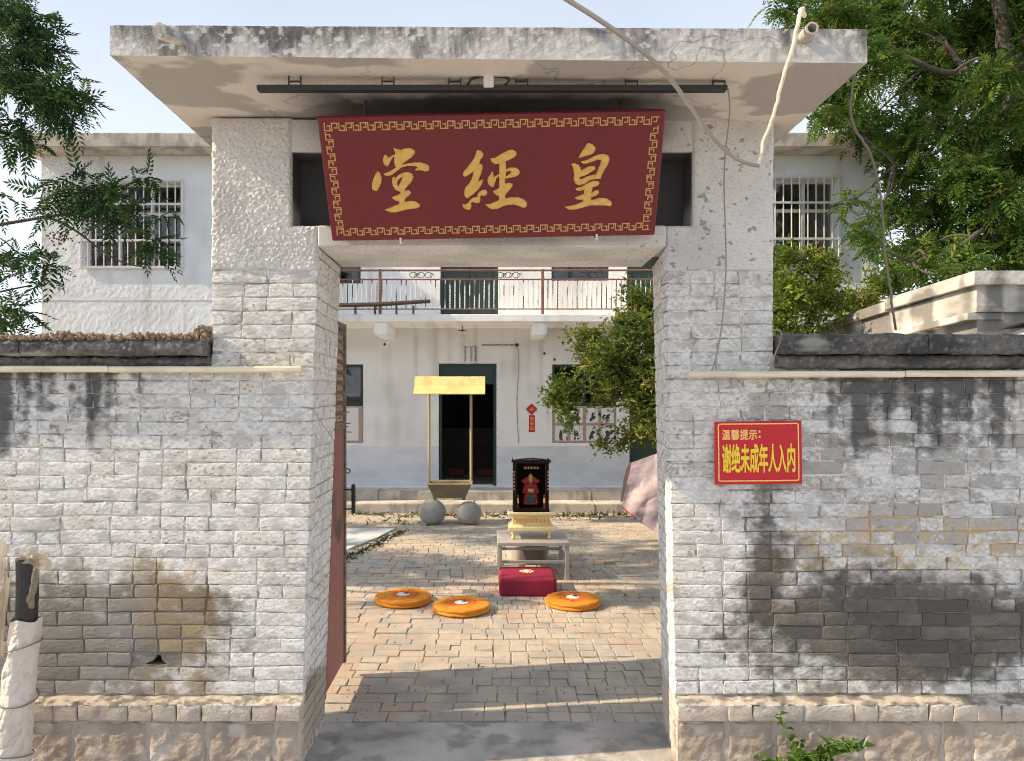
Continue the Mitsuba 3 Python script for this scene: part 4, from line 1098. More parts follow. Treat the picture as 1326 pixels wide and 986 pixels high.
anchors = np.vstack([smooth_path(p_, 6) for p_ in [[(8.0, 10.3, 3.9), (7.241, 10.000, 5.843), (6.728, 9.800, 5.793), (6.369, 9.800, 6.070), (6.062, 9.800, 6.459)], [(6.830, 9.800, 5.763), (6.457, 9.700, 5.195), (5.899, 9.700, 4.891), (5.342, 9.700, 4.841)],
                                                        [(6.318, 9.800, 6.131), (5.747, 9.700, 6.108), (5.240, 9.700, 6.412), (4.577, 9.800, 6.664)], [(8.0, 10.3, 3.6), (6.691, 9.600, 4.258), (5.708, 9.000, 3.634), (5.030, 8.800, 3.410)]]])
for c in RT_clumps:
    a_ = anchors[np.argmin(((anchors - c) ** 2).sum(1))]
    if np.linalg.norm(a_ - c) > .15:
        b = MB()
        limb(b, [a_, (a_ * .5 + c * .5) + r.normal(0, .06, 3), c, c + (c - a_) * .25 + [0, 0, .08]], .020, .004, r, .05, 6)
        put('branch', b, 'm_bark', RT)

# ------------------------------------------------------------------ courtyard trees with small yellow-green leaves
r = np.random.default_rng(23)
CT = thing('courtyard_tree', 'small leaved yellow green tree seen through the gate, before the display board', 'tree')
sp = [sprig(9, .17, .062, .028, k) for k in range(4)]
D = 8.9
s = D / 957
cl = []
for (px, py, rr) in [(833, 390, 17), (850, 410, 20), (815, 425, 20), (845, 450, 26), (762, 440, 17), (775, 460, 17), (800, 475, 28), (835, 490, 28), (770, 500, 24), (733, 507, 20), (722, 515, 14), (795, 520, 28), (830, 535, 24), (785, 550, 18), (730, 535, 14),
                     (845, 560, 18), (812, 560, 11), (805, 575, 9), (784, 575, 7), (860, 500, 30), (870, 540, 26), (890, 470, 34), (915, 430, 34), (900, 520, 30), (930, 490, 30), (750, 478, 10)]:
    dd = D + r.uniform(-.35, .35)
    cl.append((((px - 633) * s, dd, EYE + (514 - py) * s), rr * s * np.array([1.1, 1.2, 1.05])))
YG = [(.085, .14, .033), (.25, .29, .07), (.42, .36, .10)]
cl = branchlets(cl, 5, .55, r, .85)
crown(CT, 'crown', sp, cl, 190, r, YG, spread=.8, droop=0, shell=.6)
b = MB()
limb(b, [(2.75, 9.0, -.05), (2.7, 9.0, .8), (2.5, 8.95, 1.6), (2.2, 8.9, 2.3), (1.9, 8.9, 2.7)], .07, .02, r, .06, 9)
put('trunk', b, 'm_bark', CT)
for pts in [[(2.5, 8.95, 1.6), (1.9, 8.9, 1.75), (1.3, 8.9, 1.9)], [(2.2, 8.9, 2.3), (1.7, 8.9, 2.2), (1.35, 8.9, 2.4)], [(2.6, 9, 1.9), (2.5, 8.8, 2.5), (2.3, 8.7, 2.95)]]:
    b = MB()
    limb(b, pts, .025, .006, r, .05)
    put('branch', b, 'm_bark', CT)
BT = thing('courtyard_tree', 'yellow green bushy tree beside the right pillar, under the barred window', 'tree')
D = 8.2
s = D / 957
cl = []
for (px, py, rr) in [(1020, 345, 22), (1040, 328, 14), (1058, 345, 16), (1015, 380, 26), (1045, 375, 24), (1075, 365, 14), (1030, 410, 28), (1065, 400, 24), (1095, 395, 16), (1000, 420, 30), (1050, 440, 30), (1110, 412, 12), (1078, 332, 9), (985, 380, 30), (975, 340, 24), (1118, 395, 14), (1142, 372, 13), (1130, 358, 10), (1128, 385, 18), (1155, 375, 14), (1000, 455, 40), (1050, 465, 36)]:
    dd = D + r.uniform(-.35, .35) + (1.5 if px > 1078 else 0)
    cl.append((((px - 633) * dd / 957, dd, EYE + (514 - py) * dd / 957), rr * s * np.array([1.05, 1.2, 1.0])))
cl = branchlets(cl, 5, .55, r, .85)
crown(BT, 'crown', sp, cl, 190, r, [(.10, .16, .03), (.28, .33, .065), (.44, .37, .09)], spread=.8, droop=0, shell=.6)
b = MB()
limb(b, [(3.6, 8.3, -.05), (3.6, 8.3, .9), (3.5, 8.25, 1.7), (3.5, 8.2, 2.4), (3.6, 8.2, 3.1)], .08, .02, r, .06, 9)
put('trunk', b, 'm_bark', BT)
for pts in [[(3.5, 8.25, 1.9), (3.9, 8.2, 2.4), (4.2, 8.2, 2.7)], [(3.5, 8.2, 2.2), (3.2, 8.2, 2.6), (3.1, 8.2, 3.0)]]:
    b = MB()
    limb(b, pts, .03, .006, r, .05)
    put('branch', b, 'm_bark', BT)
# ------------------------------------------------------------------ weed at the foot of the right wall
WEED = thing('weed', 'bright green leafy weed growing at the foot of the right wall', 'plant')
r = np.random.default_rng(31)
for k in range(13):
    a = r.uniform(-1.2, 1.2)
    L = r.uniform(.16, .36)
    x0 = 1.40 + r.normal(0, .04)
    tip = np.array([x0 + math.sin(a) * L * .8, 3.36 + r.uniform(-.12, .05), L * math.cos(a * .7) + .0])
    b = MB()
    pth = smooth_path([(x0, 3.41, -.02), (x0 + (tip[0] - x0) * .4, 3.39, tip[2] * .55), tip], 6)
    b.tube(pth, np.linspace(.004, .0015, len(pth)), 5)
    put('stem', b, 'm_green_stem', WEED)
    kv, kf = kite(.052, .030)
    lv, lf, lc, m = [], [], [], 0
    for i in range(2, len(pth)):
        for s_ in (0, 1):
            R = rand_rot(r, np.array([[math.cos(i * 2.4 + s_ * 3.1), math.sin(i * 2.4 + s_ * 3.1) - .3, .35]]), .3)[0]
            lv.append(kv * r.uniform(.6, 1.25) @ R.T + pth[i])
            lf.append(kf + m)
            m += 4
            c = np.array([.085, .165, .03]) * r.uniform(.7, 1.3)
            lc.append(np.tile(c, (4, 1)))
    put('leaves', (np.vstack(lv), np.vstack(lf)), 'm_leaf', WEED, color=np.vstack(lc))
mat('m_green_stem', (.10, .17, .04), .7)


def tufts(spots, n, L, col, r):
    kv, kf = kite(L, L * .22, .2, .3)
    V, F, C, m = [], [], [], 0
    for (x, y, rx, ry) in spots:
        for k in range(n):
            R = rand_rot(r, np.array([[r.normal(), r.normal(), r.uniform(.5, 1.6)]]), .2)[0]
            V.append(kv * r.uniform(.5, 1.3) @ R.T + [x + r.normal(0, rx), y + r.normal(0, ry), -.012])
            F.append(kf + m)
            m += 4
            C.append(np.tile(np.array(col) * r.uniform(.6, 1.4), (4, 1)))
    return (np.vstack(V), np.vstack(F)), np.vstack(C)


vf, c = tufts([(x, 11.25 + r.uniform(-.15, .1), .12, .06) for x in np.arange(-1.9, 2.3, .28)] + [(.95, 11.0, .3, .1), (1.4, 11.1, .3, .15), (-1.35, 10.6, .2, .15)], 34, .09, (.11, .13, .04), r)
put('step_weeds', vf, 'm_leaf', color=c, label='low weeds sprouting along the foot of the stone steps', cat='weeds', kind='stuff')
vf, c = tufts([(-1.22 - .5 * t + .05, 9.9 - 2.0 * t, .05, .06) for t in np.linspace(0, 1, 16)], 60, .05, (.06, .075, .03), r)
put('moss', vf, 'm_leaf', color=c, label='mossy green strip along the edge of the concrete patch', cat='moss', kind='stuff')
vf, c = tufts([(1.06, 6.72, .06, .08), (1.22, 6.75, .03, .03), (.68, 6.05, .05, .04), (-.1, 4.95, .12, .03), (-.35, 5.15, .1, .04), (.35, 5.25, .1, .05), (.1, 4.25, .06, .02), (.72, 4.5, .05, .05)], 15, .035, (.13, .15, .03), r)
put('joint_weeds', vf, 'm_leaf', color=c, label='tiny weeds growing in the joints of the courtyard bricks', cat='weeds', kind='stuff')
b = MB()
for k in range(900):
    x, y = (r.uniform(-.9, 1.2), r.uniform(4.0, 4.75)) if k < 260 else (r.uniform(-1.9, 2), r.uniform(4.7, 11.2))
    s_ = r.uniform(.0015, .005)
    b.add(np.array(ico.vertices) * s_ * r.uniform(.4, 1.4, 3) + [x, y, .004], ico.faces)
put('litter', b, 'm_dry', label='crumbs of dry leaf and grit on the courtyard bricks', cat='litter', kind='stuff')

# ------------------------------------------------------------------ gate leaf and tarpaulin
LEAF = thing('metal_gate_leaf', 'open rusty red metal gate leaf with a lattice top, inside the left jamb', 'gate leaf')
LX = -.945
put('sheet', MB().box(LX - .008, LX + .008, 4.18, 4.80, .10, 1.62, .003), 'm_red_leaf', LEAF)
put('frame', MB().box(LX - .02, LX + .02, 4.175, 4.21, .09, 2.28, .004).box(LX - .02, LX + .02, 4.77, 4.805, .09, 2.28, .004).box(LX - .018, LX + .018, 4.21, 4.77, 2.24, 2.278, .004).box(LX - .018, LX + .018, 4.21, 4.77, 1.60, 1.64, .004), 'm_rust', LEAF)
b = MB()
for k in range(9):
    for j in range(9):
        y, z = 4.23 + k * .063, 1.68 + j * .065
        a = np.linspace(0, 2 * np.pi, 13)
        b.tube(np.stack([np.full(13, LX), y + .034 * np.cos(a), z + .034 * np.sin(a)], 1), .006, 5, False)
put('lattice', b, 'm_rust', LEAF)
b = MB()
b.box(LX + .058, LX + .082, 4.76, 4.785, 1.055, 1.245, .006)
b.tube([(LX, 4.77, 1.21), (LX + .07, 4.772, 1.21)], .005, 6).tube([(LX, 4.77, 1.085), (LX + .07, 4.772, 1.085)], .005, 6)
put('handle', b, 'm_black', LEAF)
b = MB()
a = np.linspace(0, 2 * np.pi, 17)
b.tube(np.stack([LX + .03 + .018 * np.cos(a), np.full(17, 4.78), 1.33 + .014 * np.sin(a)], 1), .004, 6, False)
put('ring', b, 'm_black', LEAF)
# tarpaulin over a trestle behind the right jamb
TARP = thing('covered_trestle', 'pink tarpaulin draped over a frame behind the right jamb', 'tarpaulin')
U, V = np.meshgrid(np.linspace(0, 1, 40), np.linspace(0, 1, 30), indexing='ij')


def lerp3(pts, t):
    pts = np.asarray(pts, float)
    k = np.linspace(0, 1, len(pts))
    return np.stack([np.interp(t, k, pts[:, i]) for i in range(3)], -1)


top = [(1.192, 6.200, 1.253), (1.406, 6.200, 1.331), (1.75, 6.1, 1.45), (2.3, 6.1, 1.40)]
bot = [(1.085, 6.000, 0.913), (1.237, 5.950, 0.784), (1.388, 5.850, 0.685), (2.0, 5.6, .35)]
A_, B_ = lerp3(top, U), lerp3(bot, U)
Pm = A_ * (1 - V[..., None]) + B_ * V[..., None]
q = np.stack([U * 4 + V * .8, V * 1.1 - U * .5, U * 0], -1)
Pm[..., 1] += (.16 * (meshkit.fbm(q, 2, 3) - .5) + .03 * np.sin(9 * U + 3.5 * V)) * (.25 + .75 * V)
put('sheet', MB().grid(Pm), 'm_tarp', TARP, smooth=True)
Pt = np.array([[A_[i, 0] + np.array([0, .5 * t, -.40 * t * t]) for t in np.linspace(0, 1, 8)] for i in range(40)])
put('top_sheet', MB().grid(Pt), 'm_tarp', TARP, smooth=True)
put('red_hem', MB().tube(Pm[0:9, -1] + [0, -.004, 0], .005, 6), 'm_couplet', TARP)
b = MB()
for x, y in ((1.62, 6.3), (1.62, 6.9), (2.2, 6.3), (2.2, 6.9)):
    b.box(x - .02, x + .02, y - .02, y + .02, -.02, 1.28, .003)
b.box(1.58, 2.25, 6.28, 6.32, 1.24, 1.28, .003).box(1.58, 2.25, 6.88, 6.92, 1.24, 1.28, .003)
put('trestle', b, 'm_dark_wood', TARP)

# ------------------------------------------------------------------ temple hall
HALL = thing('temple_hall', 'two storey whitewashed hall behind the courtyard with dark green doors and a balcony', 'building')
WY = 12.46
q = .01302
floor1, floor2 = .30, 3.08
op = {}


def hole(name, x0, x1, z0, z1):
    op[name] = (x0, x1, z0, z1)
    return sbox(x0, z0, x1, z1)


hs = [hole('door', -.846, .13, .301, 2.37), hole('win_l', -3.75, -2.12, 1.03, 2.357), hole('win_r', 1.068, 2.15, 1.03, 2.357), hole('door_r', 2.37, 3.35, .301, 2.37),
      hole('udoor', -.82, .156, 3.081, 5.15), hole('uwin_l', -3.75, -2.16, 3.72, 5.1), hole('uwin_r', 1.055, 2.03, 3.765, 5.1), hole('udoor_r', 2.33, 3.25, 3.081, 5.15),
      ]
wall = sbox(-4.06, -.05, 3.92, 5.54).difference(union_all(hs))
put('front_wall', extrude_xz(wall, WY, WY + .26), 'm_plaster', HALL)
WW = 11.45   # the two wings stand a metre forward of the middle
wl, wr = hole('wing_l', -6.286, -4.751, 3.809, 5.137), hole('wing_r', 3.95, 5.404, 3.832, 5.192)
put('wing_wall', extrude_xz(sbox(-6.93, -.05, -4.06, 5.54).difference(wl), WW, WW + .25), 'm_wing', HALL)
put('wing_wall', extrude_xz(sbox(3.92 - .2, -.05, 6.04, 5.54).difference(wr), WW, WW + .25), 'm_wing', HALL)
put('wing_return', MB().box(-4.30, -4.062, WW + .251, WY + .26, -.05, 5.54, .003), 'm_plaster', HALL)
put('wing_return', MB().box(3.922, 4.10, WW + .251, WY + .26, -.05, 5.54, .003), 'm_plaster', HALL)
put('dado', extrude_xz(sbox(-4.05, .29, 2.37, .977).difference(sbox(-.846, .2, .13, 1.0)), WY - .004, WY + .003), 'm_dado', HALL, label='pale blue grey dado along the foot of the wall')
put('side_wall', MB().box(-6.93, -6.69, WW + .251, 19, -.05, 5.54, .003), 'm_plaster', HALL)
put('side_wall', MB().box(5.80, 6.04, WW + .251, 19, -.05, 5.54, .003), 'm_plaster', HALL)
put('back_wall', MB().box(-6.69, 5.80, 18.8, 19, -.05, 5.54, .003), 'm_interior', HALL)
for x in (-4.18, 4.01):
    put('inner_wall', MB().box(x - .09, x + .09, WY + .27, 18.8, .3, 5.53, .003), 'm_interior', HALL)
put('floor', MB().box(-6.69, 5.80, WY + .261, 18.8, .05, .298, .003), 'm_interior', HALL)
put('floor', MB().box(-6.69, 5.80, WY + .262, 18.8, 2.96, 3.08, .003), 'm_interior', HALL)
put('roof_slab', MB().box(-7.10, -3.99, 11.03, 19.3, 5.54, 5.755, .012), 'm_concrete', HALL)
put('roof_slab', MB().box(-3.985, 3.675, 12.25, 19.3, 5.54, 5.755, .012), 'm_concrete', HALL)
put('roof_slab', MB().box(3.68, 6.36, 11.03, 19.3, 5.54, 5.755, .012), 'm_concrete', HALL)
put('plaster_groove', MB().box(-6.91, -4.08, WW - .005, WW + .002, 3.292, 3.302, .001), 'm_concrete', HALL)
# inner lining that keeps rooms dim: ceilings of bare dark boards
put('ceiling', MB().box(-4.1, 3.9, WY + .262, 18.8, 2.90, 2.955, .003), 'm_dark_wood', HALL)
# platform and steps
ST = tag('stone_steps', 'two low stone steps along the front of the hall', kind='structure')
rs = np.random.default_rng(6)
for (y0, y1, z0, z1) in [(11.47, 11.86, -.03, .15), (11.865, 12.455, -.03, .30)]:
    x = -4.05
    while x < 3.7:
        w = rs.uniform(.7, 1.3)
        xe = min(x + w, 3.71)
        put('step_stone', MB().box(x + .004, xe - .004, y0 + rs.normal(0, .004), y1, z0, z1 + rs.normal(0, .003), .014), 'm_concrete', 'stone_steps')
        x = xe
put('platform_floor', MB().box(-4.05, 3.71, 12.3, WY - .002, .02, .302, .002), 'm_dado', 'stone_steps')


def frame_of(name, parent, key, w, depth, bsdf):
    x0, x1, z0, z1 = op[name]
    y = WY + .05
    b = MB()
    e = .002
    b.box(x0 + e, x0 + w, y, y + depth, z0 + e, z1 - e, .004).box(x1 - w, x1 - e, y, y + depth, z0 + e, z1 - e, .004)
    b.box(x0 + w, x1 - w, y, y + depth, z1 - w, z1 - e, .004)
    return b


# ground floor door, open: frame, leaves folded back, transom
d = put('door', frame_of('door', HALL, 'door', .05, .10, 'm_green'), 'm_green', HALL, label='dark green doorway standing open')
put('transom', MB().box(-.796, .08, WY + .06, WY + .10, 2.02, 2.32, .004), 'm_green', d)
put('leaf', MB().box(-1.34, -.87, WY + .30, WY + .34, .31, 2.0, .004), 'm_green', d)


def casement(name, n, z_lo, key, bsdf='m_green'):
    x0, x1, z0, z1 = op[name]
    b = frame_of(name, HALL, key, .05, .08, bsdf)
    y = WY + .05
    b.box(x0 + .05, x1 - .05, y, y + .08, z_lo, z_lo + .05, .004)
    for k in range(1, n):
        xm = x0 + (x1 - x0) * k / n
        b.box(xm - .03, xm + .03, y + .004, y + .076, z_lo + .05, z1 - .05, .004)
    w = put('window', b, bsdf, HALL)
    for k in range(n):
        xa, xb = x0 + (x1 - x0) * k / n, x0 + (x1 - x0) * (k + 1) / n
        P_ = [[xa + .03, y + .04, z_lo + .03], [xb - .03, y + .04, z_lo + .03], [xb - .03, y + .04, z1 - .03], [xa + .03, y + .04, z1 - .03]]
        put('pane', MB().add(P_, [[0, 1, 2, 3]]), 'm_glass', w)
    return w


casement('win_l', 2, 1.66, 'window')
casement('win_r', 2, 1.66, 'window')
casement('uwin_l', 3, 3.722, 'window')
casement('uwin_r', 3, 3.767, 'window')


def double_door(name, label):
    x0, x1, z0, z1 = op[name]
    d = put('door', frame_of(name, HALL, 'door', .05, .10, 'm_green'), 'm_green', HALL, label=label)
    xm = (x0 + x1) / 2
    for a, c in ((x0 + .052, xm - .004), (xm + .004, x1 - .052)):
        b = MB().box(a, c, WY + .07, WY + .10, z0 + .01, z1 - .06, .004)
        for u, v in ((.08, .85), (.95, 1.25), (1.33, 1.95)):
            b.box(a + .06, c - .06, WY + .055, WY + .075, z0 + u, min(z0 + v, z1 - .1), .01)
        put('leaf', b, 'm_green', d)
    put('handle', MB().box(xm - .03, xm - .015, WY + .03, WY + .06, z0 + .85, z0 + 1.0, .003), 'm_iron', d)


double_door('udoor', 'green double door on the balcony')
double_door('udoor_r', 'dark green door at the right end of the balcony')
double_door('door_r', 'dark green door at the right of the ground floor')
# barred windows of the two wings
for name, nb in (('wing_l', 13), ('wing_r', 12)):
    x0, x1, z0, z1 = op[name]
    y = WW + .10
    b = MB().box(x0 + .002, x0 + .05, y, y + .06, z0, z1, .004).box(x1 - .05, x1 - .002, y, y + .06, z0, z1, .004).box(x0 + .05, x1 - .05, y, y + .06, z0 + .002, z0 + .05, .004).box(x0 + .05, x1 - .05, y, y + .06, z1 - .05, z1 - .002, .004)
    for k in (1, 2):
        xm = x0 + (x1 - x0) * k / 3
        b.box(xm - .025, xm + .025, y + .003, y + .057, z0 + .05, z1 - .05, .004)
    b.box(x0 + .05, x1 - .05, y + .003, y + .057, z1 - .50, z1 - .45, .004)
    w = put('window', b, 'm_grille', HALL, label='window behind a white iron grille')
    for k in range(3):
        xa, xb = x0 + (x1 - x0) * k / 3 + .025, x0 + (x1 - x0) * (k + 1) / 3 - .025
        put('pane', MB().add([[xa, y + .03, z0 + .04], [xb, y + .03, z0 + .04], [xb, y + .03, z1 - .04], [xa, y + .03, z1 - .04]], [[0, 1, 2, 3]]), 'm_glass', w)
    g0, g1, h0, h1 = x0 - .03, x1 + .03, z0 - .02, z1 + .03
    yg = WW - .05
    put('grille_post', MB().box(g0, g0 + .035, yg, yg + .035, h0, h1, .003), 'm_grille', w)
    put('grille_post', MB().box(g1 - .035, g1, yg, yg + .035, h0, h1, .003), 'm_grille', w)
    for zz in (h0, h0 + .42, h0 + .98, h1 - .035):
        put('grille_rail', MB().box(g0 + .036, g1 - .036, yg + .002, yg + .033, zz, zz + .033, .003), 'm_grille', w)
    for k in range(1, nb):
        xm = g0 + (g1 - g0) * k / nb
        put('bar', MB().tube([(xm, yg + .017, h0 + .034), (xm, yg + .017, h1 - .036)], .010, 8), 'm_grille', w)
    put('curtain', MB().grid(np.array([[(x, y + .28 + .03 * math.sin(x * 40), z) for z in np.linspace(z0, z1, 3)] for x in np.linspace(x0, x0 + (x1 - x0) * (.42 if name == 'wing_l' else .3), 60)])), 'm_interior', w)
# balcony
put('balcony_slab', MB().box(-4.058, 3.718, 11.37, WY - .003, 2.965, 3.08, .008), 'm_plaster', HALL)
for x in (-1.672, .80):
    put('beam', MB().box(x - .10, x + .10, 11.42, WY - .003, 2.77, 2.962, .006), 'm_plaster', HALL)
for x in (3.35,):
    put('beam', MB().box(x - .10, x + .10, 11.42, WY - .003, 2.77, 2.962, .006), 'm_plaster', HALL)
RAIL = thing('balcony_railing', 'thin rusty red balcony railing with pale balusters along the upper floor', 'railing')
ry = 11.42
put('top_rail', MB().tube([(-3.7, ry, 3.76), (3.7, ry, 3.765)], .016, 8), 'm_rail_red', RAIL)
put('middle_rail', MB().tube([(-3.7, ry, 3.62), (3.7, ry, 3.625)], .012, 8), 'm_rail_red', RAIL)
put('bottom_rail', MB().tube([(-3.7, ry, 3.165), (3.7, ry, 3.165)], .011, 8), 'm_rail_red', RAIL)
for x in (-3.68, -1.68, .83, 3.34, 3.68):
    put('post', MB().box(x - .022, x + .022, ry - .022, ry + .022, 3.08, 3.78, .004), 'm_rail_red', RAIL)
x = -3.62
k = 0
while x < 3.6:
    put('baluster', MB().tube([(x, ry, 3.17), (x + .004, ry, 3.62)], .0085, 6), 'm_rail_white', RAIL)
    x += .0755
    k += 1
for xc in (-1.05, -.50, .30, .18, 1.60, 2.42):
    b = MB()
    for dx, s_ in ((-.12, 1), (0, -1), (.12, 1)):
        a = np.linspace(0, 2 * np.pi, 15)
        b.tube(np.stack([xc + dx + .055 * np.cos(a), np.full(15, ry), 3.69 + .042 * np.sin(a)], 1), .006, 5, False)
        a = np.linspace(0, 1.5 * np.pi, 11)
        b.tube(np.stack([xc + dx + .05 * s_ + .03 * np.cos(a), np.full(11, ry), 3.685 + .03 * np.sin(a)], 1), .005, 5)
    put('scroll', b, 'm_iron', RAIL)
BEAMP = thing('dark_pole', 'long dark timber pole lying aslant along the balcony railing', 'timber')
put('pole', MB().tube([(-3.0, 11.33, 3.20), (-1.7, 11.33, 3.225), (-.90, 11.33, 3.275)], [.035, .035, .03], 10), 'm_dark_wood', BEAMP)
for x in (-2.95, -2.05, -1.75, -1.42, -1.16):
    put('bracket', MB().box(x - .012, x + .012, 11.31, 11.40, 3.082, 3.21, .002), 'm_iron', BEAMP)
# fittings on the facade
LANT = thing('wall_bracket', 'small dark lamp bracket hanging under the balcony over the doorway', 'lamp')
put('arm', MB().tube([(-.43, 12.0, 2.963), (-.43, 12.0, 2.86)], .008, 6).box(-.50, -.36, 11.99, 12.01, 2.88, 2.895, .002), 'm_iron', LANT)
put('shade', MB().lathe([(.0, .08), (.02, .08), (.05, 0), (.045, 0), (0, .06)], (-.43, 12.0, 2.76), 16), 'm_grille', LANT)
b = MB()
b.tube([(-.40, WY - .02, 2.40), (-.40, WY - .02, 2.66), (-.22, WY - .02, 2.66), (-.22, WY - .02, 2.40)], .008, 6).tube([(-.30, WY - .02, 2.40), (-.30, WY - .02, 2.66)], .006, 6)
put('iron_hoop', b, 'm_iron', label='thin iron hoop fixed over the hall doorway', cat='bracket')
b = MB()
b.box(-.12, .42, WY - .02, WY - .001, 2.675, 2.69, .002).box(.44, .50, WY - .04, WY - .001, 2.66, 2.705, .004)
put('switch_box', b, 'm_iron', label='dark switch box with a straight conduit right of the hall doorway', cat='switch box')
b = MB()
b.tube(smooth_path([(.48, WY - .02, 2.66), (.50, WY - .015, 2.2), (.478, WY - .012, 1.9), (.482, WY - .012, 1.4), (.50, WY - .012, 1.03)]), .0045, 6)
put('wall_cable', b, 'm_dark_rope', label='black cable running down the white wall right of the doorway', cat='cable')
for i, (px, py) in enumerate([(729, 444), (718, 466), (705, 458), (498, 446)]):
    b = MB()
    xx, zz = (px - 633) * q, EYE + (514 - py) * q
    b.mesh(trimesh.creation.icosphere(1, .022), (xx, WY - .004, zz))
    put('wall_stub', b, 'm_iron', HALL)
# couplet
CP = thing('spring_couplet', 'small red paper diamond and strip with gold characters on the white wall', 'paper sign')
v = np.array([[0, .105], [.105, 0], [0, -.105], [-.105, 0]]) * .95
m = trimesh.creation.extrude_polygon(Polygon(v), .006, engine='earcut')
vv = np.array(m.vertices)
put('diamond', MB().add(np.stack([.72 + vv[:, 0], WY - .012 + vv[:, 2], 1.60 + vv[:, 1]], 1), m.faces), 'm_couplet', CP)
put('strip', MB().box(.675, .775, WY - .008, WY - .003, 1.215, 1.50, .001), 'm_couplet', CP)
b = MB()
for zc, s_ in ((1.60, .03), (1.44, .03), (1.36, .03), (1.28, .03)):
    for (x0, x1, z0, z1) in [(-1, 1, .6, .8), (-1, 1, -.1, .1), (-.15, .15, -1, 1), (-1, 1, -.9, -.7), (-.8, -.6, -.5, .5)]:
        b.box(.725 + x0 * s_, .725 + x1 * s_, WY - .016, WY - .007, zc + z0 * s_, zc + z1 * s_, .0005)
put('characters', b, 'm_sign_gold', CP)
# notice board in the left window, display of ink pictures in the right window
NB_ = thing('notice_board', 'wood framed printed notice in the lower part of the left window', 'notice board')
x0, x1, z0, z1 = -3.7, -2.13, 1.035, 1.655
put('backing', MB().box(x0, x1, WY + .02, WY + .045, z0, z1, .003), 'm_wood_frame', NB_)
put('sheet', MB().box(-2.80, -2.20, WY + .012, WY + .019, 1.07, 1.625, .001), 'm_paper', NB_)
put('sheet', MB().box(-3.5, -2.92, WY + .012, WY + .019, 1.07, 1.625, .001), 'm_paper', NB_)
b = MB()
rr_ = np.random.default_rng(2)
for xa in (-2.75, -3.45):
    for k in range(10):
        L = rr_.uniform(.25, .48)
        b.box(xa, xa + L, WY + .010, WY + .0125, 1.11 + k * .048, 1.125 + k * .048, .0003)
put('print', b, 'm_ink', NB_)
DB = thing('display_board', 'board of small ink pictures on white sheets below the right window', 'display board')
x0, x1, z0, z1 = 1.073, 2.145, 1.035, 1.655
put('backing', MB().box(x0, x1, WY + .02, WY + .045, z0, z1, .003), 'm_wood_frame', DB)
for i in range(4):
    for j in range(2):
        xa, za = x0 + .045 + i * .262, z0 + .035 + j * .30
        s_ = put('picture', MB().box(xa, xa + .205, WY + .012, WY + .019, za, za + .25, .001), 'm_paper', DB)
        b = MB()
        cx, cz = xa + .10, za + .10
        for k in range(7):
            w, h = rr_.uniform(.012, .04), rr_.uniform(.015, .055)
            ox, oz = rr_.normal(0, .018), rr_.uniform(-.07, .05)
            a = np.linspace(0, 2 * np.pi, 9)[:-1]
            pl = Polygon(np.stack([cx + ox + w * np.cos(a) * rr_.uniform(.5, 1.2, 8), cz + oz + h * np.sin(a) * rr_.uniform(.5, 1.2, 8)], 1)).buffer(0)
            for g in getattr(pl, 'geoms', [pl]):
                m = trimesh.creation.extrude_polygon(g, .001 + .0002 * k, engine='earcut')
                vv = np.array(m.vertices)
                b.add(np.stack([vv[:, 0], WY + .0118 - vv[:, 2], vv[:, 1]], 1), np.array(m.faces)[:, ::-1])
        for k in range(3):
            b.box(xa + .15, xa + .158, WY + .010, WY + .0125, za + .16 + k * .028, za + .18 + k * .028, .0003)
        put('ink', b, 'm_ink', s_)
# inside the hall: altar, red kneelers
mat('m_dim_red', (.16, .045, .03), .8)
AL = thing('altar_table', 'dark altar table deep inside the hall doorway', 'altar')
put('top', MB().box(-1.4, .9, 15.2, 15.9, 1.10, 1.16, .004), 'm_dark_wood', AL)
put('front', MB().box(-1.35, .85, 15.25, 15.85, .30, 1.10, .004), 'm_dark_wood', AL)
for i, (x, w) in enumerate(((-.62, .30), (-.02, .42))):
    b = MB().box(x - w / 2, x + w / 2, 13.9, 14.2, .30, .44, .03)
    put('floor_kneeler', b, 'm_dim_red', label=['red kneeling stool in the dark doorway, the left one', 'red kneeling stool in the dark doorway, the right one'][i], cat='kneeler', group='kneeling stools inside the hall')

# ------------------------------------------------------------------ side building at the right
SB = thing('side_building', 'low sunlit concrete side building with a cracked parapet beyond the right wall', 'building')
CX_, DY, DB_ = 3.96, 6.0, 9.2


def wedge(x0, x1, y0, y1, za0, za1, zb0, zb1):
    """a box whose bottom and top change height from y0 to y1"""
    v = [[x0, y0, za0], [x1, y0, za0], [x1, y0, za1], [x0, y0, za1], [x0, y1, zb0], [x1, y1, zb0], [x1, y1, zb1], [x0, y1, zb1]]
    f = [[0, 1, 2, 3], [5, 4, 7, 6], [4, 0, 3, 7], [1, 5, 6, 2], [3, 2, 6, 7], [4, 5, 1, 0]]
    return MB().add(v, f)


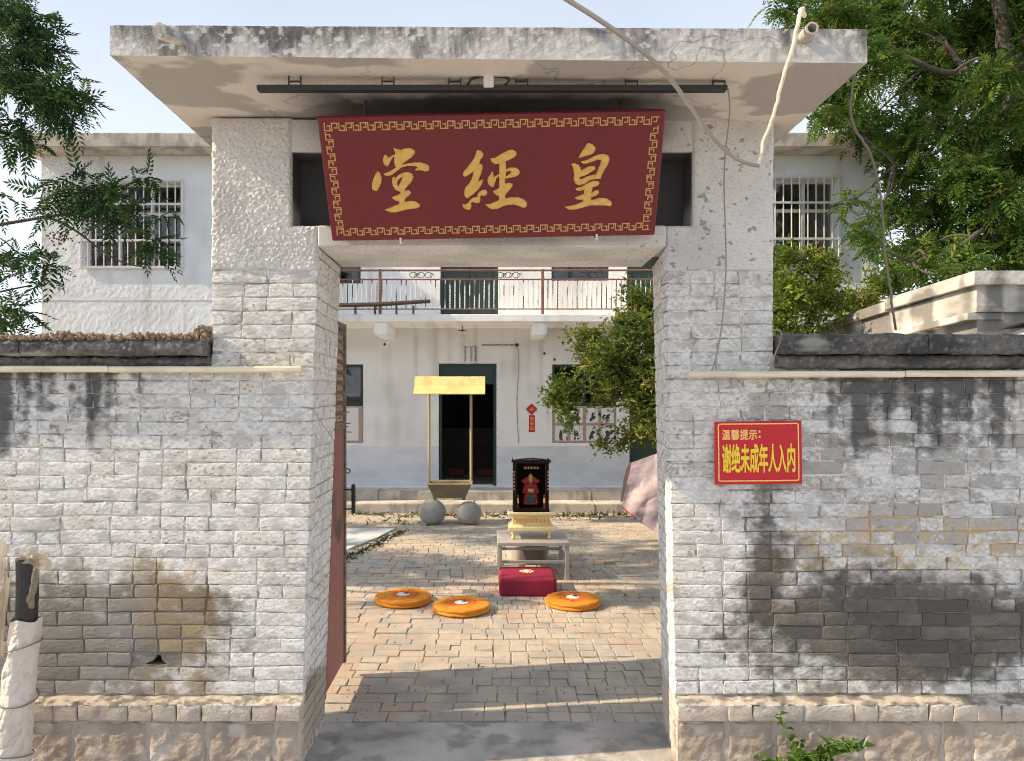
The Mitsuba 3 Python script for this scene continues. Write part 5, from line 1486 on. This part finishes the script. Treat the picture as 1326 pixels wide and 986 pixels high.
put('parapet_cap', wedge(CX_ - .05, 9, DY - .05, 7.28, 2.715, 2.825, 2.67, 2.775), 'm_side', SB, label='front length of the parapet cap')
put('parapet_cap', wedge(CX_ - .045, 9, 7.30, DB_, 2.65, 2.755, 2.545, 2.64), 'm_side', SB)
put('parapet', wedge(CX_, 9, DY, DB_, 2.50, 2.713, 2.34, 2.548), 'm_side', SB)
put('ledge', wedge(CX_ - .06, 4.20, DY + .02, DB_, 2.44, 2.495, 2.28, 2.335), 'm_side', SB)
put('wall', wedge(CX_ + .03, 9, DY + .04, DB_, -.05, 2.499, -.05, 2.34), 'm_side', SB)
put('awning', MB().obox((4.72, 5.82, 2.37), (.52, 0, .055), (0, .16, -.02), (0, .01, .03), .006), 'm_white', SB)
put('awning_edge', MB().obox((4.70, 5.80, 2.44), (.58, 0, .06), (0, .17, -.02), (0, .004, .012), .004), 'm_iron', SB)
put('opening', MB().box(4.30, 5.6, 6.02, 6.05, 1.9, 2.32, .003), 'm_black', SB)

# ------------------------------------------------------------------ incense burner on two stone balls
IB = thing('incense_burner', 'bronze trough incense burner with two posts and a yellow tin roof', 'incense burner')
by = 10.58
tr = MB()
zb, zt = .375, .575
x0, x1 = -.865, -.245
for (a0, a1, z0, z1, e0, e1) in [(0, 0, zb, zt, .09, .0)]:
    v = [[x0 + .09, by - .13, zb], [x1 - .09, by - .13, zb], [x1 - .09, by + .13, zb], [x0 + .09, by + .13, zb], [x0, by - .2, zt], [x1, by - .2, zt], [x1, by + .2, zt], [x0, by + .2, zt],
         [x0 + .02, by - .18, zt], [x1 - .02, by - .18, zt], [x1 - .02, by + .18, zt], [x0 + .02, by + .18, zt], [x0 + .05, by - .15, zt - .06], [x1 - .05, by - .15, zt - .06], [x1 - .05, by + .15, zt - .06], [x0 + .05, by + .15, zt - .06]]
    f = [[0, 3, 2, 1], [0, 1, 5, 4], [1, 2, 6, 5], [2, 3, 7, 6], [3, 0, 4, 7], [4, 5, 9, 8], [5, 6, 10, 9], [6, 7, 11, 10], [7, 4, 8, 11], [8, 9, 13, 12], [9, 10, 14, 13], [10, 11, 15, 14], [11, 8, 12, 15], [12, 13, 14, 15]]
    tr.add(v, f)
put('trough', tr, 'm_bronze', IB)
put('rim', MB().box(x0 - .012, x1 + .012, by - .215, by - .195, zt - .005, zt + .02, .004).box(x0 - .012, x1 + .012, by + .195, by + .215, zt - .005, zt + .02, .004).box(x0 - .012, x0 + .01, by - .195, by + .195, zt - .005, zt + .02, .004).box(x1 - .01, x1 + .012, by - .195, by + .195, zt - .005, zt + .02, .004), 'm_post', IB)
put('ash', MB().box(x0 + .05, x1 - .05, by - .15, by + .15, zt - .058, zt - .03, .004), 'm_ball', IB)
for x in (-.77, -.36):
    put('foot', MB().tube([(x, by - .08, .385), (x, by - .085, .34)], [.03, .018], 10), 'm_bronze', IB)
for x in (-.855, -.255):
    put('post', MB().tube([(x, by, zt), (x, by, 1.86)], .018, 10), 'm_post', IB)
rf_ = MB()
prof = [(-.30, 1.845), (-.30, 1.855), (-.22, 1.885), (-.12, 1.96), (-.03, 2.09), (0, 2.10), (.03, 2.09), (.12, 1.96), (.22, 1.885), (.30, 1.855), (.30, 1.845), (.20, 1.87), (.11, 1.94), (.02, 2.06), (0, 2.07), (-.02, 2.06), (-.11, 1.94), (-.20, 1.87), (-.30, 1.845)]
P2 = np.array([[(x, by + y, z) for y, z in prof] for x in (-1.055, -1.03, -.56, -.08, -.055)])
P2[0, :, 0] -= .0
lo = (P2[..., 2] < 1.9)
rf_.grid(P2)
for e in (0, -1):
    m = trimesh.creation.extrude_polygon(Polygon([(y, z) for y, z in prof[:-1]]), .002, engine='earcut')
    vv = np.array(m.vertices)
    rf_.add(np.stack([P2[e, 0, 0] + vv[:, 2] - .001, by + vv[:, 0], vv[:, 1]], 1), m.faces)
put('roof', rf_, 'm_yellow_tin', IB)
for i, (x, rad) in enumerate(((-.805, .195), (-.285, .18))):
    b = MB()
    m = trimesh.creation.icosphere(4, 1.0)
    v = np.array(m.vertices)
    v = v * (1 + .03 * (meshkit.fbm(v * 3, 3, 5 + i) - .5)[:, None])
    v[:, 2] *= .93
    b.add(v * rad + [x, 10.5, rad * .9 - .005], m.faces)
    put('stone_ball', b, 'm_ball', smooth=True, label=['grey stone ball under the left end of the incense burner', 'grey stone ball under the right end of the incense burner'][i], cat='stone ball', group='stone balls under the incense burner')

# ------------------------------------------------------------------ table, urn, stand, shrine
TB = thing('low_table', 'low grey wooden table standing in the courtyard', 'table')
tx0, tx1, ty0, ty1, tz = .085, .795, 7.26, 7.96, .375
for k in range(4):
    a = ty0 + (ty1 - ty0) * k / 4
    put('top_board', MB().box(tx0, tx1, a + .002, a + (ty1 - ty0) / 4 - .002, tz - .035, tz - .002 * (k % 2), .004), 'm_table', TB)
for x in (tx0 + .025, tx1 - .025):
    for y in (ty0 + .03, ty1 - .03):
        put('leg', MB().box(x - .02, x + .02, y - .02, y + .02, -.01, tz - .036, .003), 'm_table', TB)
put('stretcher', MB().box(tx0 + .046, tx1 - .046, ty0 + .02, ty0 + .04, .165, .195, .003), 'm_table', TB)
put('stretcher', MB().box(tx0 + .046, tx1 - .046, ty1 - .04, ty1 - .02, .165, .195, .003), 'm_table', TB)
put('stretcher', MB().box(tx0 + .046, tx1 - .046, ty1 - .041, ty1 - .019, .29, .32, .003), 'm_table', TB)
for x in (tx0 + .025, tx1 - .025):
    put('stretcher', MB().box(x - .012, x + .012, ty0 + .05, ty1 - .05, .165, .195, .003), 'm_table', TB)
b = MB().lathe([(0, 0), (.20, 0), (.225, .03), (.235, .12), (.235, .28), (.245, .30), (.245, .325), (.22, .325), (.21, .30), (.20, .06), (0, .05)], (.43, 8.22, -.01), 40)
put('urn', b, 'm_urn', smooth=30, label='round dark metal urn on the bricks behind the low table', cat='urn')
GS = thing('gilt_stand', 'gilt stand on short legs carrying the dark shrine on the low table', 'stand')
gx0, gx1, gy0, gy1 = .205, .650, 7.42, 7.74
put('top', MB().box(gx0 - .015, gx1 + .015, gy0 - .015, gy1 + .015, .615, .647, .008), 'm_gold_stand', GS)
v = MB()
for (z0, z1, o0, o1) in [(.59, .617, .035, .005), (.52, .592, .035, .035), (.495, .522, .0, .035), (.465, .497, -.005, -.005)]:
    a = [[gx0 + o0, gy0 + o0, z0], [gx1 - o0, gy0 + o0, z0], [gx1 - o0, gy1 - o0, z0], [gx0 + o0, gy1 - o0, z0], [gx0 + o1, gy0 + o1, z1], [gx1 - o1, gy0 + o1, z1], [gx1 - o1, gy1 - o1, z1], [gx0 + o1, gy1 - o1, z1]]
    v.add(a, [[0, 3, 2, 1], [4, 5, 6, 7], [0, 1, 5, 4], [1, 2, 6, 5], [2, 3, 7, 6], [3, 0, 4, 7]])
put('body', v, 'm_gold_stand', GS)
b = MB()
for k in range(9):
    x = gx0 + .06 + k * .041
    b.box(x, x + .022, gy0 + .026, gy0 + .036, .54, .575, .003)
put('carving', b, 'm_gold', GS, kind='stuff')
for x in (gx0 + .04, gx1 - .04):
    for y in (gy0 + .04, gy1 - .04):
        put('leg', MB().lathe([(0, 0), (.016, 0), (.02, .012), (.011, .03), (.013, .06), (.028, .092), (0, .092)], (x, y, .3765), 12), 'm_gold_stand', GS)
SHR = thing('shrine', 'dark carved wooden shrine cabinet open at the front, on the gilt stand', 'shrine')
sx0, sx1, sy0, sy1, sz0 = .245, .610, 7.45, 7.70, .648
put('base', MB().box(sx0, sx1, sy0, sy1, sz0, sz0 + .035, .004), 'm_shrine', SHR)
put('side_panel', MB().box(sx0 + .004, sx0 + .022, sy0 + .01, sy1 - .002, sz0 + .036, sz0 + .50, .003), 'm_shrine', SHR)
put('side_panel', MB().box(sx1 - .022, sx1 - .004, sy0 + .01, sy1 - .002, sz0 + .036, sz0 + .50, .003), 'm_shrine', SHR)
put('back_panel', MB().box(sx0 + .023, sx1 - .023, sy1 - .014, sy1 - .002, sz0 + .036, sz0 + .50, .002), 'm_shrine', SHR)
put('roof', MB().box(sx0 - .004, sx1 + .004, sy0, sy1, sz0 + .485, sz0 + .505, .004), 'm_shrine', SHR)
b = MB()
for k in range(17):
    x = sx0 + (sx1 - sx0) * k / 16
    a = np.linspace(0, np.pi, 7)
    h = .020 + .022 * math.sin(math.pi * k / 16)
    b.tube(np.stack([x + .016 * np.cos(a), np.full(7, sy0 + .01), sz0 + .500 + h * np.sin(a)], 1), .0065, 6)
for k in range(4):
    y = sy0 + .03 + k * .06
    for x in (sx0, sx1):
        a = np.linspace(0, np.pi, 7)
        b.tube(np.stack([np.full(7, x), y + .02 * np.cos(a), sz0 + .505 + .022 * np.sin(a)], 1), .004, 5)
put('crest', b, 'm_shrine', SHR)
put('name_strip', MB().box(sx0 + .10, sx1 - .10, sy0 + .004, sy0 + .012, sz0 + .425, sz0 + .465, .002), 'm_shrine', SHR)
b = MB()
for k in range(5):
    x = sx0 + .115 + k * .031
    b.box(x, x + .016, sy0 + .001, sy0 + .0045, sz0 + .435, sz0 + .440, .0005).box(x + .006, x + .010, sy0 + .001, sy0 + .0045, sz0 + .432, sz0 + .456, .0005).box(x, x + .018, sy0 + .001, sy0 + .0045, sz0 + .448, sz0 + .453, .0005)
put('gilt_carving', b, 'm_gold_dull', SHR, kind='stuff')
put('pillar', MB().tube([(sx0 + .03, sy0 + .012, sz0 + .036), (sx0 + .03, sy0 + .012, sz0 + .484)], .010, 10), 'm_shrine', SHR)
put('pillar', MB().tube([(sx1 - .03, sy0 + .012, sz0 + .036), (sx1 - .03, sy0 + .012, sz0 + .484)], .010, 10), 'm_shrine', SHR)
b = MB()
for x in (sx0 + .012, sx1 - .012):
    for k in range(6):
        b.box(x - .008, x + .008, sy0 + .004, sy0 + .010, sz0 + .22 + k * .035, sz0 + .235 + k * .035, .002)
put('gilt_carving', b, 'm_gold_dull', SHR, kind='stuff')
# the seated figure
import manifold3d as mf


def hull_chain(js):
    """js: list of (centre, radius) pairs of balls per bone; one smooth body"""
    out = mf.Manifold()
    for bone in js:
        out = out + mf.Manifold.batch_hull([mf.Manifold.sphere(rad, 20).translate(list(map(float, c))) for c, rad in bone])
    m = out.to_mesh()
    t = trimesh.Trimesh(m.vert_properties[:, :3], m.tri_verts)
    return t


FIG = thing('deity_figure', 'small seated figure in a red robe and gold crown inside the shrine', 'figurine')
fx, fy, fz = .4275, 7.57, sz0 + .036
B_ = lambda *a: [((fx + x * 1.12, fy + y, fz + .02 + z * 1.12), rad * 1.1) for x, y, z, rad in a]
robe = hull_chain([B_((-.06, 0, .02, .018), (.06, 0, .02, .018), (-.05, -.05, .02, .015), (.05, -.05, .02, .015), (-.035, 0, .09, .03), (.035, 0, .09, .03)), B_((-.035, 0, .09, .032), (.035, 0, .09, .032), (-.04, 0, .175, .02), (.04, 0, .175, .02)),
                   B_((-.045, 0, .17, .02), (-.062, -.02, .12, .018)), B_((-.062, -.02, .12, .018), (-.02, -.05, .11, .015)), B_((.045, 0, .17, .02), (.062, -.02, .12, .018)), B_((.062, -.02, .12, .018), (.02, -.05, .11, .015))])
put('robe', MB().mesh(robe), 'm_robe', FIG, smooth=50)
put('head', MB().mesh(hull_chain([B_((0, 0, .20, .012), (0, -.002, .212, .012)), B_((0, 0, .235, .023), (0, -.006, .222, .017))])), 'm_skin', FIG, smooth=50)
put('crown', MB().lathe([(.026, .0), (.028, .012), (.022, .02), (.012, .04), (0, .045)], (fx, fy, fz + .295), 14), 'm_gold', FIG)
b = MB()
for k, (a, h) in enumerate([(-.9, .15), (-.45, .19), (.45, .19), (.9, .15)]):
    b.obox([fx + math.sin(a) * .075, fy + .02, fz + .22 + math.cos(a) * .05], (.016 * math.cos(a), 0, -.016 * math.sin(a)), (0, .002, 0), (.035 * math.sin(a), 0, .035 * math.cos(a)), .001)
put('banner', b, 'm_couplet', FIG, kind='stuff')
b = MB().box(fx - .03, fx + .03, fy - .052, fy - .046, fz + .15, fz + .19, .003).box(fx - .045, fx + .045, fy - .058, fy - .05, fz + .112, fz + .122, .002)
put('breastplate', b, 'm_gold_dull', FIG)
b = MB().mesh(hull_chain([B_((-.035, -.055, .03, .012), (.035, -.055, .03, .012), (-.02, -.06, .10, .008), (.02, -.06, .10, .008))]))
put('apron', b, 'm_green', FIG)
b = MB().tube([(fx - .06, fy + .03, fz), (fx - .06, fy + .03, fz + .20)], .006, 6).tube([(fx + .06, fy + .03, fz), (fx + .06, fy + .03, fz + .20)], .006, 6).box(fx - .07, fx + .07, fy + .025, fy + .035, fz + .17, fz + .215, .003)
put('throne', b, 'm_robe', FIG)
for i, x in enumerate((sx0 + .045, sx1 - .045)):
    cnd = thing('altar_candle', ['red altar candle lamp with a yellow band, left of the figure', 'red altar candle lamp with a yellow band, right of the figure'][i], 'candle', 'candle lamps in the shrine')
    put('stem', MB().lathe([(0, 0), (.018, 0), (.018, .008), (.007, .02), (.014, .032), (.014, .12), (.010, .135), (0, .14)], (x, sy0 + .03, sz0 + .036), 14), 'm_robe', cnd)
    put('band', MB().lathe([(.0145, .05), (.0152, .052), (.0152, .10), (.0145, .102)], (x, sy0 + .03, sz0 + .036), 14), 'm_sign_yellow', cnd)

# ------------------------------------------------------------------ kneeler and cushions
KN = thing('kneeling_bench', 'crimson padded kneeling bench with an embroidered lotus, before the low table', 'kneeler')
m = mf.Manifold.batch_hull([mf.Manifold.sphere(.032, 24).translate([x, y, z]) for x in (.127, .585) for y in (6.72, 7.14) for z in (.022, .133)])
mm = m.refine_to_length(.03).to_mesh()
v = np.array(mm.vert_properties[:, :3], float)
v[:, 2] += .010 * np.exp(-((v[:, 0] - .356) / .2) ** 2 - ((v[:, 1] - 6.93) / .17) ** 2) * (v[:, 2] > .13)
put('pad', (v, mm.tri_verts), 'm_kneel', KN, smooth=True)
put('seam', MB().tube([(.097, 6.69, .120), (.615, 6.69, .120)], .003, 5).tube([(.097, 6.69, .034), (.615, 6.69, .034)], .003, 5), 'm_kneel', KN)


def petals(c, rad, n, z, k=.35):
    b = MB()
    for i in range(n):
        a = 2 * np.pi * i / n
        d = np.array([math.cos(a), math.sin(a) * 1.0])
        pl = Polygon([(c[0] + d[0] * rad * .45, c[1] + d[1] * rad * .45), (c[0] + d[0] * rad * .75 - d[1] * rad * k * .5, c[1] + d[1] * rad * .75 + d[0] * rad * k * .5), (c[0] + d[0] * rad, c[1] + d[1] * rad), (c[0] + d[0] * rad * .75 + d[1] * rad * k * .5, c[1] + d[1] * rad * .75 - d[0] * rad * k * .5)])
        b.mesh(trimesh.creation.extrude_polygon(pl, .004, engine='earcut'), (0, 0, z))
    return b


put('embroidery', petals((.356, 6.93), .075, 12, .172), 'm_sign_gold', KN)
put('emblem', MB().lathe([(0, .006), (.02, .005), (.034, .001), (.034, 0)], (.356, 6.93, .174), 20), 'm_white', KN)
for i, (x, y, rad, lab) in enumerate([(-.757, 6.53, .248, 'round orange floor cushion nearest the left gate leaf'), (-.235, 6.27, .244, 'round orange floor cushion between the other two, nearest the gate'), (.73, 6.44, .238, 'round orange floor cushion lying right of the crimson kneeling bench')]):
    cu = thing('floor_cushion', lab, 'cushion', 'round orange cushions on the courtyard bricks')
    h = .062
    prof = [(0, 0), (rad - .02, 0), (rad - .004, .008), (rad, h * .25), (rad - .006, h * .42), (rad - .009, h * .5), (rad - .006, h * .58), (rad, h * .75), (rad - .006, h * .93), (rad - .03, h), (rad * .6, h + .006), (rad * .3, h + .003), (0, h)]
    b = MB().lathe(prof, (0, 0, 0), 56)
    v, f = b.out()
    ang_, rd_ = np.arctan2(v[:, 1], v[:, 0]), np.hypot(v[:, 0], v[:, 1]) / rad
    v[:, 2] += (.016 * (meshkit.fbm(v * 6 + i * 9, 3, 3) - .5) + .0022 * np.sin(14 * ang_ + i) * rd_) * (v[:, 2] > .01)
    v[:, :2] *= (1 + .03 * (meshkit.noise(np.stack([np.cos(ang_) * 1.5, np.sin(ang_) * 1.5, ang_ * 0 + i * 5], 1), 4) - .5))[:, None]
    put('pad', (v + [x, y, 0], f), 'm_orange', cu, smooth=45)
    put('embroidery', petals((x, y), .135, 14, h + .0045, .3), 'm_orange_dark', cu)
    b = MB()
    a = np.linspace(0, 2 * np.pi, 41)
    for rr_q in (.145, .075):
        b.tube(np.stack([x + rr_q * np.cos(a), y + rr_q * np.sin(a), np.full(41, h + .006)], 1), .003, 5, False)
    put('piping', b, 'm_orange_dark', cu)
    put('emblem', MB().lathe([(0, .009), (.03, .008), (.058, .003), (.06, 0)], (x, y, h + .003), 24), 'm_white', cu)
    put('emblem', MB().lathe([(0, .004), (.015, .003), (.026, 0)], (x + .02, y + .01, h + .0105), 12), 'm_ink', cu)
print('entries', len(scene), 'tris', sum(len(meshkit.WRITTEN[d['filename']][1]) for d in scene.values() if d.get('type') == 'ply'))
